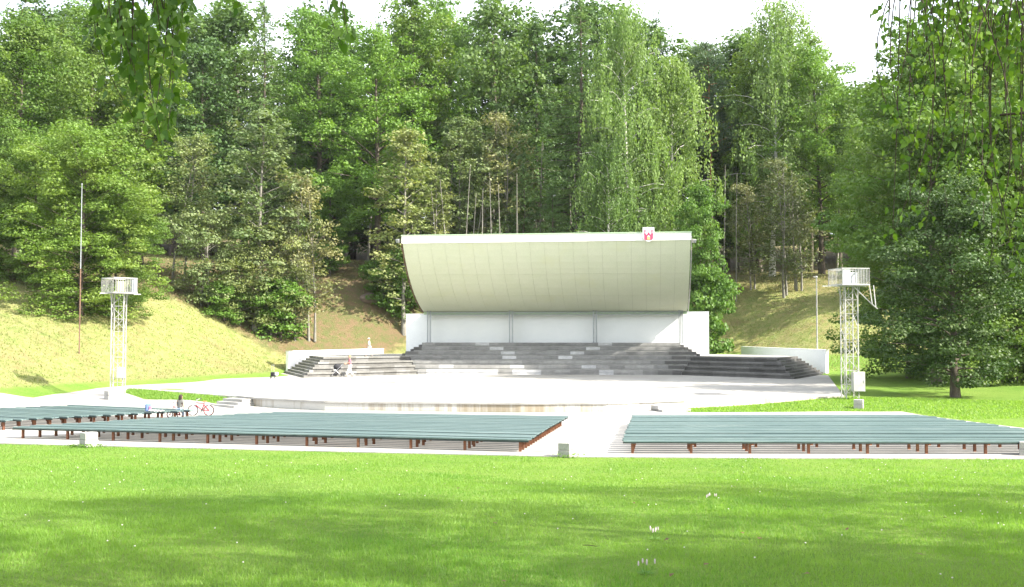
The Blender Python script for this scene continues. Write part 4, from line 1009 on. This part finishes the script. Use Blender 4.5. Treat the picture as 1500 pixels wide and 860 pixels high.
LS = strands([(150,-80,152,48,.9,3),(168,-80,176,95,1.1,3),(190,-80,190,115,1.1,3),(205,-80,204,190,1.1,2),(182,-60,210,85,1.1,2),(238,-80,236,205,1.1,3),(252,-70,228,195,1.0,2),(262,-80,258,50,1.1,3),(275,-80,270,25,1.1,2),(232,-80,240,40,1.2,2),
 (345,-70,347,12,1.0,2),(335,-60,325,4,.6,1),(505,-80,512,58,.9,1),(512,-90,498,90,.7,1),(495,-80,490,14,.5,1),(38,-60,42,45,.12,1)], 7.0, rl)
nearbirch(-7.5, 4.2, 17, .9, 'birch standing left of the photographer, twigs hanging in at the upper left', 21, LS,
  [((-7.3,4.3,5.2),(-2.2,7.2,7.0)), ((-7.3,4.3,5.6),(-1.0,7.0,7.4)), ((-7.3,4.3,4.9),(-3.2,6.9,6.7))], .062, 1.35)
rl = random.Random(4)
RS = strands([(1252,-70,1250,10,.5,1),(1300,-60,1292,28,.1,1),(1318,-80,1300,72,.06,1),(1335,-80,1322,125,.9,3),(1332,-80,1330,235,1.0,3),(1352,-80,1340,160,.9,3),(1372,-80,1358,60,1.2,4),(1395,-80,1380,45,1.2,4),(1420,-80,1402,70,1.2,4),
 (1440,-80,1430,95,1.2,4),(1460,-80,1452,110,1.2,4),(1485,-80,1475,130,1.2,4),(1510,-80,1500,120,1.2,4),(1345,-60,1345,330,.7,3),(1400,-60,1398,250,.55,3),(1452,-60,1432,330,.7,3),(1470,-60,1470,360,.8,4),(1490,-60,1486,300,.8,3),(1325,-60,1312,345,.35,2),(1440,0,1448,400,.5,2),(1500,-60,1505,400,.7,3)], 7.6, rl)
nearbirch(8.2, 3.4, 18, .95, 'birch standing right of the photographer, drooping branches at the upper right', 22, RS,
  [((8.0,3.5,5.0),(3.2,7.6,7.0)), ((8.0,3.5,4.6),(4.0,8.4,6.2)), ((8.1,3.5,5.4),(2.6,7.2,7.4)), ((8.0,3.5,4.2),(3.6,7.5,5.6))], .050, .9)
for (x, y, H, kd, lb) in ((15,8,18,'over','tall birch beyond the right edge that throws shade across the near lawn'),(22,12,17,'over','tall birch beyond the right edge that shades the middle of the lawn'),
    (5,0,18,'over','birch right behind the photographer'),(24,0,19,'linden2','tall linden behind the photographer to the right'),(33,6,18,'birch','second birch far to the right of the near lawn')):
    tree(kd, x, y, H, lb, 1.0, group='birches beside the lawn')

# ---------------------------------------------------------------- grass blades and small plants on the lawn
rng = np.random.default_rng(99)
def lawn_pts(n, y0, y1, p=1.0):
    y = y0+(y1-y0)*rng.uniform(0,1,n)**p; hw = .60*y+2.5; x = rng.uniform(-1,1,n)*hw
    ok = y < np.interp(x, ex, ey)-.02; return x[ok], y[ok]
X = []; Y = []
for (n, a, b) in ((120000,7.0,12),(110000,12,18),(110000,18,26),(90000,26,38)):
    x_, y_ = lawn_pts(n, a, b); X.append(x_); Y.append(y_)
X = np.concatenate(X); Y = np.concatenate(Y); n = len(X); Z = gz(X, Y)
lenn = rng.uniform(.03,.075,n)*(1+.35*np.sin(X*1.7+Y*.9)*np.sin(Y*1.3)); wd = .0045+.0008*Y
tall = rng.uniform(0,1,n) < .012; lenn[tall] *= 1.8
az = rng.uniform(0,6.28,n); ln = rng.normal(0,.45,(n,2)); up = unit(np.c_[ln, np.ones(n)])
sd_ = np.c_[np.cos(az), np.sin(az), np.zeros(n)]
b0 = np.c_[X,Y,Z-.01]; co = np.stack([b0-sd_*wd[:,None]*.5, b0+sd_*wd[:,None]*.5, b0+up*lenn[:,None]],1).reshape(-1,3)
tn = np.clip(.5+.5*np.sin(X*.8+2*np.sin(Y*.5))*.5+rng.normal(0,.25,n),0,1)
gmesh = quad_mesh('grass', co, np.arange(3*n).reshape(n,3), tn); gmesh.materials.append(M['grass'])
tag(link('grass', gmesh), 'short mown green grass of the lawn in front of the benches', 'grass', kind='stuff')
# dry tufts on the banks
m = 260000; tx = rng.uniform(-48, 46, m); ty = rng.uniform(54, 122, m); tz = gz(tx, ty); dz, bz = zones(tx, ty, tz)
ok = (tz > .75) & (bz < rng.uniform(.2,1.3,m)) & ~((tx > -15.5) & (tx < 24.5) & (ty > 76) & (ty < 106)) & ~((tx < -26) & (ty < 61)); tx, ty, tz = tx[ok], ty[ok], tz[ok]; m = len(tx)
az = rng.uniform(0,6.28,m); sdd = np.c_[np.cos(az),np.sin(az),np.zeros(m)]*.05; bb = np.c_[tx,ty,tz-.03]; uu = unit(np.c_[rng.normal(0,.7,(m,2)), np.ones(m)])*rng.uniform(.05,.24,m)[:,None]
mm_ = quad_mesh('meadow_grass', np.stack([bb-sdd,bb+sdd,bb+uu],1).reshape(-1,3), np.arange(3*m).reshape(m,3), np.clip(rng.normal(.5,.3,m),0,1)); mm_.materials.append(leafmat('dry_grass', (.14,.22,.06), (.40,.36,.18), .3, (.24,.27,.10)))
tag(link('meadow_grass', mm_), 'dry yellow green grass covering the banks behind the stage', 'grass', kind='stuff')
# ragged tufts where the lawn meets the paving
# white clover heads
mb = MB()
for i in range(130):
    y = rl.uniform(9, 32); x = rl.uniform(-1,1)*.55*y; 
    if y > np.interp(x, ex, ey)-.3: continue
    r = .007+.0003*y; mb.ball((x, y, g(x,y)+.05), r, r, r*.8, 5, 3)
tag(mb.build('clover_flowers', M['clover']), 'tiny white clover heads scattered over the lawn', 'clover', kind='stuff')
mb = MB()
for i in range(22):
    y = rl.uniform(8.5, 22); x = rl.uniform(-.2,1)*.5*y; z = g(x,y)+.045; a = rl.uniform(0,6); s = rl.uniform(.02,.04)
    v = [(x+s*math.cos(a+k)*(1.3 if k%2 else .7), y+s*math.sin(a+k)*(1.3 if k%2 else .7), z+rl.uniform(-.01,.02)) for k in (0,1.57,3.14,4.71)]
    mb.poly(v, [(0,1,2,3)])
tag(mb.build('dead_leaves', M['deadleaf']), 'small brown dead leaves lying in the near grass', 'leaves', kind='stuff')
def lawn_at(px, py):
    d = Vector(ray(px, py)); t = 5.
    while CAMZ+d.z*t > g(d.x*t, d.y*t): t += .05
    return d.x*t, d.y*t
def plantain(px, py, n, hh, label):
    x, y = lawn_at(px, py); root = empty('plantain', (x, y, g(x, y)), 0, label, 'flower', 'plantain flowers in the lawn')
    lf = MB(); 
    for k in range(7):
        a = k*.9; c, s = math.cos(a), math.sin(a); lf.poly([(0,0,0),(c*.05-s*.02,s*.05+c*.02,.02),(c*.12,s*.12,.03),(c*.05+s*.02,s*.05-c*.02,.02)], [(0,1,2,3)])
    l = lf.build('leaves', M['grass'], root)
    for k in range(n):
        dx, dy = rl.uniform(-.09,.09), rl.uniform(-.06,.06); h = hh*rl.uniform(.7,1.1)
        s = MB().tube([(dx*.3,dy*.3,0),(dx,dy,h)], [.0025,.002], 4).build('stalk', M['grass'], root)
        MB().ball((dx,dy,h+.015), .009,.009,.026, 7, 6).build('flower_head', M['plantain'], s)
plantain(946, 842, 5, .12, 'pale plantain flower heads, the group nearest the camera')
plantain(960, 792, 7, .13, 'plantain flower heads in the middle of the lawn, farther than the nearest group')
plantain(1044, 748, 6, .22, 'tall pale plantain flowers, farthest of the three groups on the lawn')
x, y = lawn_at(865, 806)
tw = MB().tube([(-.09,.02,.05),(-.02,0,.055),(.06,-.01,.045),(.1,-.02,.05)], [.004,.005,.004,.002], 5).build('fallen_twig', M['twig'], None, loc=(x, y, g(x, y))); tag(tw, 'short dark fallen twig lying in the lawn', 'twig')
# weeds growing at the foot of the bins
def weeds(x, y, s, n, label):
    rr = np.random.default_rng(n); c = np.c_[rr.normal(0,s,n), rr.normal(0,.08,n), rr.uniform(.02,.14,n)]
    me = leaf_mesh('weeds', c, unit(rr.normal(size=(n,3))+[0,0,.8]), .07, rr); me.materials.append(M['leaf_maple'])
    tag(link('weeds', me, loc=(x, y, g(x,y))), label, 'weeds', kind='stuff')
weeds(b1.location.x+.05, b1.location.y-.45, .45, 160, 'small green weeds at the foot of the left concrete bin')
weeds(b2.location.x, b2.location.y-.33, .22, 60, 'small green weeds at the foot of the grey aisle bin')
# rougher grass on the verges beside the stage
def tufts(poly, n, hgt, label, seed):
    rr = np.random.default_rng(seed); p = np.array(poly); lo = p.min(0); hi = p.max(0); q_ = rr.uniform(lo, hi, (n*3,2)); ins = np.zeros(len(q_), bool); j = len(p)-1
    for i in range(len(p)):
        c = ((p[i,1] > q_[:,1]) != (p[j,1] > q_[:,1])) & (q_[:,0] < (p[j,0]-p[i,0])*(q_[:,1]-p[i,1])/(p[j,1]-p[i,1]+1e-12)+p[i,0]); ins ^= c; j = i
    q_ = q_[ins][:n]; m = len(q_); z = gz(q_[:,0], q_[:,1]); az = rr.uniform(0,6.28,m); sd = np.c_[np.cos(az),np.sin(az),np.zeros(m)]*.03
    b = np.c_[q_, z-.01]; up = unit(np.c_[rr.normal(0,.5,(m,2)), np.ones(m)])*(hgt*rr.uniform(.5,1.2,m))[:,None]
    me = quad_mesh('verge_grass', np.stack([b-sd, b+sd, b+up],1).reshape(-1,3), np.arange(3*m).reshape(m,3), rr.uniform(0,1,m)); me.materials.append(M['grass'])
    tag(link('verge_grass', me), label, 'grass', kind='stuff')
tufts([(-24.4,65.6),(-15.8,57.8),(-16.4,56.9),(-21.4,60.1),(-23.7,63.1)], 9000, .14, 'strip of green grass between the left path and the stage floor', 5)
tufts([(9.2,54.0),(18.6,57.3),(24,60),(34,58),(34,50),(21.2,48.4),(20.0,52.4),(9,52.2)], 26000, .12, 'green grass strip between the right benches and the stage floor', 6)
# ---------------------------------------------------------------- people
def skinned(name, pts, edges, rad, mat, parent, root=0, sub=2):
    """one continuous surface grown round a skeleton of connected joints"""
    me = bpy.data.meshes.new(name); me.from_pydata([tuple(p) for p in pts], edges, []); o = bpy.data.objects.new(name, me); COL.objects.link(o)
    o.modifiers.new('s', 'SKIN'); sv = me.skin_vertices[0].data
    for i, r_ in enumerate(rad): sv[i].radius = r_ if hasattr(r_, '__len__') else (r_, r_)
    for i, v in enumerate(sv): v.use_root = (i == root)
    o.modifiers.new('b', 'SUBSURF').levels = sub
    dg = bpy.context.evaluated_depsgraph_get(); m2 = bpy.data.meshes.new_from_object(o.evaluated_get(dg)); bpy.data.objects.remove(o); m2.name = name
    for p in m2.polygons: p.use_smooth = True
    m2.materials.clear(); m2.materials.append(mat); return link(name, m2, parent=parent)
def person(loc, rz, J, label, shirt, trousers, hair, hairlong=0, skirt=False, k=1.0, sleeves=.5, hat=None, legs_bare=False):
    root = empty('person', loc, rz, label, 'person'); root.scale = (k,k,k)
    n = ['pelvis','belly','chest','neck','head','lsh','lel','lwr','lha','rsh','rel','rwr','rha','lhip','lkn','lan','lto','rhip','rkn','ran','rto']
    V = [Vector(J[x]) for x in n]; ix = {x:i for i,x in enumerate(n)}
    E = [(0,1),(1,2),(2,3),(3,4),(2,5),(5,6),(6,7),(7,8),(2,9),(9,10),(10,11),(11,12),(0,13),(13,14),(14,15),(15,16),(0,17),(17,18),(18,19),(19,20)]
    rd = [(.12,.10),(.115,.09),(.125,.09),.05,(.06,.06),.055,.038,.027,.025,.055,.038,.027,.025,.085,.056,.036,.03,.085,.056,.036,.03]
    # fingers and thumbs rooted in the palm
    for hnd, fo in (('lha','lwr'),('rha','rwr')):
        h = Vector(J[hnd]); d = (h-Vector(J[fo])).normalized(); sd = d.cross(Vector((0,1,0.2))).normalized(); base = ix[hnd]
        for i, (o_, L) in enumerate(((-.028,.06),(-.01,.075),(.01,.072),(.028,.055))):
            V.append(h+d*.03+sd*o_); rd.append(.011); V.append(h+d*(.03+L*.6)+sd*o_*1.2+Vector((0,.006,0))); rd.append(.009); V.append(h+d*(.03+L)+sd*o_*1.2+Vector((0,.02,-.004))); rd.append(.008)
            m = len(V); E += [(base,m-3),(m-3,m-2),(m-2,m-1)]
        V.append(h-sd*.04+d*.01); rd.append(.011); V.append(h-sd*.06+d*.045); rd.append(.009); m = len(V); E += [(base,m-2),(m-2,m-1)]
    body = skinned('body', V, E, rd, M['skin'], root)
    hd = Vector(J['head']); fw = Vector(J['face']).normalized(); up = Vector((0,0,1)); sx = fw.cross(up).normalized()
    Mh = Matrix((sx, fw, sx.cross(fw)*-1)).transposed() if False else Matrix((sx, fw, sx.cross(fw))).transposed()
    hb = MB(); hb.ball(hd+up*.03, .078,.095,.115, 14, 10, Mh); hb.ball(hd+fw*.095+up*.01, .012,.02,.022, 6, 5, Mh)
    for s in (-1,1): hb.ball(hd+sx*s*.078+up*.015, .012,.018,.028, 6, 5, Mh)
    hb.ball(hd+fw*.06-up*.05, .045,.04,.035, 8, 6, Mh)
    hb.build('head', M['skin'], root, smooth=True)
    ey = MB()
    for s in (-1,1): ey.ball(hd+fw*.088+sx*s*.03+up*.035, .012,.008,.007, 6, 5, Mh)
    ey.build('eyes', M['black'], root); MB().ball(hd+fw*.096-up*.035, .022,.006,.006, 6, 5, Mh).build('mouth', M['pink'], root)
    hr = MB(); hr.ball(hd+up*.055-fw*.018, .088,.098,.108, 12, 8, Mh)
    if hairlong:
        for a in range(-4,5):
            off = sx*(a*.021)-fw*(.085-.006*abs(a)); hr.tube([hd+up*.08+off*.8, hd+off, hd+off*1.05-up*hairlong*.6, hd+off*.9-up*hairlong*rb.uniform(.9,1.1)], [.03,.032,.03,.012], 6)
    hr.build('hair', hair, root, smooth=True)
    g_ = lambda a, b, t: Vector(J[a]).lerp(Vector(J[b]), t)
    T = [J['pelvis'],J['belly'],J['chest'],g_('chest','neck',.75),J['lsh'],g_('lsh','lel',sleeves*2 if sleeves<.5 else 1),J['rsh'],g_('rsh','rel',sleeves*2 if sleeves<.5 else 1)]
    T[0] = Vector(J['pelvis'])-Vector((0,0,.03)); TE = [(0,1),(1,2),(2,3),(2,4),(4,5),(2,6),(6,7)]; TR = [(.15,.12),(.14,.115),(.148,.112),(.06,.06),.072,.052,.072,.052]
    if sleeves > .5:
        T += [J['lwr'],J['rwr']]; TE += [(5,8),(7,9)]; TR += [.04,.04]
    skinned('shirt', T, TE, TR, shirt, root)
    if skirt:
        pv = Vector(J['pelvis']); mb = MB(); mb.tube([pv+up*.08, pv-up*.12, pv-up*.38], [.14,.19,.25], 12); mb.build('skirt', trousers, root, smooth=True)
    else:
        f = .45 if legs_bare else .9
        T = [J['pelvis'],J['lhip'],J['lkn'] if not legs_bare else g_('lhip','lkn',.9),J['rhip'],J['rkn'] if not legs_bare else g_('rhip','rkn',.9)]; TE = [(0,1),(1,2),(0,3),(3,4)]; TR = [(.14,.115),.105,.08,.105,.08]
        if not legs_bare:
            T += [g_('lkn','lan',.93),g_('rkn','ran',.93)]; TE += [(2,5),(4,6)]; TR += [.058,.058]
        skinned('trousers', T, TE, TR, trousers, root)
    for a, b in (('lan','lto'),('ran','rto')):
        A = Vector(J[a]); B = Vector(J[b]); m = (A+B)/2; d = (B-A); d.z = 0; d.normalize(); mm = Matrix((d.cross(up)*-1, d, up)).transposed()
        MB().ball(Vector((m.x,m.y,min(A.z,B.z)+.01))+d*.03, .05,.135,.05, 10, 6, mm).build('shoe', shirt if False else M['greyshirt'], root, smooth=True)
    if hat: MB().ball(hd+up*.10, .105,.115,.075, 12, 8).tube([hd+up*.075, hd+up*.09], [.14,.12], 12).build('sun_hat', hat, root, smooth=True)
    return root
# walking figure (faces +x when rz = 0; y is sideways)
walk = dict(pelvis=(0,0,.93),belly=(.01,0,1.08),chest=(.03,0,1.28),neck=(.04,0,1.45),head=(.06,0,1.56),face=(1,0,0),lsh=(.03,.17,1.38),lel=(-.10,.20,1.12),lwr=(-.05,.2,.90),lha=(-.03,.2,.84),
 rsh=(.03,-.17,1.38),rel=(.12,-.20,1.13),rwr=(.26,-.18,.95),rha=(.31,-.17,.91),lhip=(0,.09,.88),lkn=(.20,.09,.50),lan=(.28,.09,.09),lto=(.42,.10,.04),rhip=(0,-.09,.88),rkn=(-.02,-.09,.48),ran=(-.26,-.09,.14),rto=(-.17,-.10,.04))
push = dict(walk); push.update(lel=(.10,.2,1.12),lwr=(.3,.15,1.06),lha=(.36,.15,1.05),rel=(.10,-.2,1.12),rwr=(.3,-.15,1.06),rha=(.36,-.15,1.05))
sit = dict(pelvis=(0,0,.52),belly=(.02,0,.68),chest=(.06,0,.90),neck=(.08,0,1.07),head=(.11,0,1.18),face=(1,0,-.2),lsh=(.06,.17,1.0),lel=(.08,.24,.74),lwr=(.24,.18,.62),lha=(.30,.17,.60),
 rsh=(.06,-.17,1.0),rel=(.02,-.25,.75),rwr=(.05,-.24,.54),rha=(.10,-.24,.49),lhip=(.02,.10,.52),lkn=(.42,.12,.53),lan=(.45,.12,.09),lto=(.60,.13,.04),rhip=(.02,-.10,.52),rkn=(.42,-.12,.53),ran=(.44,-.12,.09),rto=(.60,-.13,.04))
# child on the top of the left wing
p = at_y(541, 523, 89.5); zt = ZS+TH*4
person((p.x, p.y, zt), R(175), walk, 'child in white walking along the top of the left stone terraces', M['whitecloth'], M['whitecloth'], M['hairfair'], k=.93, hat=M['whitecloth'], sleeves=.4)
# person in pink with the pushchair at the foot of the left terraces
p = at_z(514, 551.5, ZS); p.y -= .4
person((p.x, p.y, ZS), R(200), push, 'person in pink top and pale trousers pushing a pushchair beside the left terraces', M['pinkshirt'], M['whitecloth'], M['hairfair'], k=1.02, sleeves=.4)
def wheel(c, r, parent, mat=None, name='wheel', ax=(0,1,0), spokes=10, w=.02, rimm=None):
    c = Vector(c); ax = Vector(ax).normalized(); u = ax.cross(Vector((0,0,1))).normalized(); v = ax.cross(u); mb = MB(); n = 20
    pts = [c+(u*math.cos(2*math.pi*i/n)+v*math.sin(2*math.pi*i/n))*r for i in range(n+1)]; mb.tube(pts, w, 6, cap=False); t = mb.build(name, mat or M['black'], parent, smooth=True)
    sp = MB(); sp.tube([c+(u*math.cos(2*math.pi*i/n)+v*math.sin(2*math.pi*i/n))*(r-w*1.2) for i in range(n+1)], w*.4, 4, cap=False)
    for i in range(spokes):
        a = 2*math.pi*i/spokes; sp.bar(c, c+(u*math.cos(a)+v*math.sin(a))*(r-w), .006)
    sp.tube([c-ax*.035, c+ax*.035], .018, 6); sp.build('rim', rimm or M['chrome'], t)
def pram(loc, rz, label):
    r = empty('pushchair', loc, rz, label, 'pushchair')
    f = MB()
    for s in (-.24,.24):
        f.tube([(-.55,s,1.02),(-.35,s,.85),(.35,s,.18)], .016, 6); f.tube([(-.3,s,.15),(.05,s,.55),(.2,s,.62)], .016, 6)
    f.tube([(-.55,-.24,1.02),(-.56,.24,1.02)], .018, 6); f.build('frame', M['chrome'], r)
    MB().poly([(-.28,-.22,.75),(-.28,.22,.75),(-.12,.22,.42),(-.12,-.22,.42),(.28,.22,.42),(.28,-.22,.42),(.32,.22,.52),(.32,-.22,.52)], [(0,1,2,3),(3,2,4,5),(5,4,6,7)]).build('seat', M['blackcloth'], r)
    hd = MB(); hd.ball((-.12,0,.80), .33,.25,.26, 12, 6); hd.build('hood', M['blackcloth'], r, smooth=True)
    MB().box(-.2,.25,-.2,.2,.18,.32).build('basket', M['blackcloth'], r, bevel=.03)
    for x in (-.3,.35):
        for s in (-.25,.25): wheel((x,s,.11), .095, r, spokes=6)
p2 = at_z(500, 550.5, ZS); pram((p.x-1.15, p.y-.1, ZS), R(200), 'black pushchair with rounded hood standing in front of the person in pink')
# two wheeled hand cart with tall handle at the left end of the terraces
p = at_z(400, 554.5, ZS); r = empty('hand_cart', (p.x, p.y, ZS), R(-20), 'small black wheeled cart with tall pale twin handles near the left end of the terraces', 'cart')
f = MB(); f.tube([(-.1,0,.1),(-.14,0,1.05)], .016, 6); f.tube([(.1,0,.1),(.06,0,1.05)], .016, 6); f.tube([(-.14,0,1.05),(.06,0,1.05)], .016, 6); f.build('handle', M['whitemetal'], r)
MB().box(-.16,.2,-.16,.12,.16,.5).build('bag', M['blackcloth'], r, bevel=.04); MB().box(.205,.42,-.12,.12,.24,.5).build('white_bag', M['whitecloth'], r, bevel=.04)
for s in (-.2,.2): wheel((0+s,.0,.1), .09, r, ax=(1,0,0), spokes=6)
# girl sitting on the end of the far left bank
p = at_z(262, 601, .48); gh = g(p.x, p.y)+.03
seat = at_z(263, 600, .47); 
person((seat.x-.05, seat.y+.15, gh-.02), R(68), sit, 'dark haired girl in a grey top sitting on the left benches, seen from behind', M['greyshirt'], M['denim'], M['hairdark'], hairlong=.30, k=.86, sleeves=.4)
# backpack and white cloth on the bench
bp = at_z(217, 603, .48); gz1 = g(bp.x, bp.y)+.03
r = empty('backpack', (bp.x, bp.y, gz1+.45), .4, 'small blue and pink backpack standing on the left benches', 'backpack')
MB().box(-.13,.13,-.08,.08,0,.36).build('bag', M['blue'], r, bevel=.05); MB().box(.02,.14,-.12,-.081,.05,.24).build('front_pocket', M['pinkshirt'], r, bevel=.02)
MB().tube([(-.06,.08,.34),(-.06,.13,.2),(-.06,.08,.06)], .014, 5).tube([(.06,.08,.34),(.06,.13,.2),(.06,.08,.06)], .014, 5).build('strap', M['tan'], r)
cb_ = at_z(229, 603.5, .48); mb = MB(); nn = 10; vs = []; fs = []
for j in range(6):
    for i in range(nn): vs.append((-.34+.68*i/(nn-1), -.14+.28*j/5, .02+.05*abs(math.sin(i*1.3+j))+.02*math.sin(j*2)))
for j in range(5):
    for i in range(nn-1): fs.append((j*nn+i, j*nn+i+1, (j+1)*nn+i+1, (j+1)*nn+i))
c_ = MB().poly(vs, fs).build('cloth', M['whitecloth'], None, smooth=True); c_.location = (cb_.x, cb_.y, gz1+.45); c_.rotation_euler.z = -.4; tag(c_, 'crumpled white cloth lying on the bench beside the backpack', 'cloth')
def bike(loc, rz, label, r=.25, L=.78, fm='chrome', kid=False, tilt=.05):
    o = empty('bicycle', loc, rz, label, 'bicycle', 'bicycles beside the left benches'); o.rotation_euler = (tilt, 0, rz)
    rw = (-L/2,0,r); fw = (L/2,0,r); bb = (-.06,0,r*1.05); stt = (-.16,0,r+.34); hd = (L/2-.16,0,r+.36); hl = (L/2-.13,0,r+.26)
    wheel(rw, r, o, spokes=12, w=.02, rimm=M['red']); wheel(fw, r, o, spokes=12, w=.02, rimm=M['chrome'] if not kid else M['red'])
    f = MB()
    for a, b in ((bb,stt),(stt,hd),(bb,hl),(rw,bb),(rw,(-.13,0,r+.27))): f.tube([a,b], .026, 6)
    f.build('frame', M[fm], o, smooth=True)
    f = MB(); f.tube([fw,hl,hd,(L/2-.19,0,r+.52)], .016, 6); f.build('fork', M['chrome'], o)
    f = MB(); f.tube([(L/2-.25,-.24,r+.56),(L/2-.19,-.1,r+.52),(L/2-.19,.1,r+.52),(L/2-.25,.24,r+.56)], .013, 6); hb = f.build('handlebar', M['chrome'], o)
    for s in (-1,1): MB().tube([(L/2-.25,s*.24,r+.56),(L/2-.30,s*.3,r+.57)], .019, 6).build('grip', M['black'], hb)
    s = MB(); s.ball((-.18,0,r+.43), .13,.06,.03, 10, 5); s.tube([stt,(-.17,0,r+.41)], .013, 5); s.build('saddle', M['tan'] if not kid else M['yellowpl'], o, smooth=True)
    c = MB(); c.tube([(bb[0],-.05,bb[2]),(bb[0],.05,bb[2])], .04, 8); c.bar((bb[0],-.06,bb[2]),(bb[0]+.09,-.06,bb[2]-.1),.018); c.bar((bb[0],.06,bb[2]),(bb[0]-.09,.06,bb[2]+.1),.018)
    c.bar((bb[0]+.06,-.12,bb[2]-.1),(bb[0]+.12,-.05,bb[2]-.1),.03); c.build('crank', M['black'], o)
    return o
p = at_z(294, 608.5, .03); bike((p.x, p.y, g(p.x,p.y)+.03), R(178), 'adult sized red and silver bicycle parked right of the seated girl', .25, .78, 'red')
p = at_z(257, 612, .03); bike((p.x, p.y-.1, g(p.x,p.y)+.03), R(172), 'small red child bicycle parked in front of the seated girl', .15, .5, 'red', True)
# thin summer haze: far trees soften
LOW = float(ZZ.min())-1.2
mb = MB(); mb.box(-750, 750, -300, 1150, LOW, 56)
hz = mb.build('haze'); tag(hz, kind='stuff')
hm = bpy.data.materials.new('haze'); hm.use_nodes = True; hn = hm.node_tree; hn.nodes.clear(); ho = hn.nodes.new('ShaderNodeOutputMaterial'); hv = hn.nodes.new('ShaderNodeVolumePrincipled')
hv.inputs['Color'].default_value = (.9,.95,1,1); hv.inputs['Density'].default_value = .00008; hn.links.new(hv.outputs[0], ho.inputs['Volume']); hz.data.materials.append(hm)
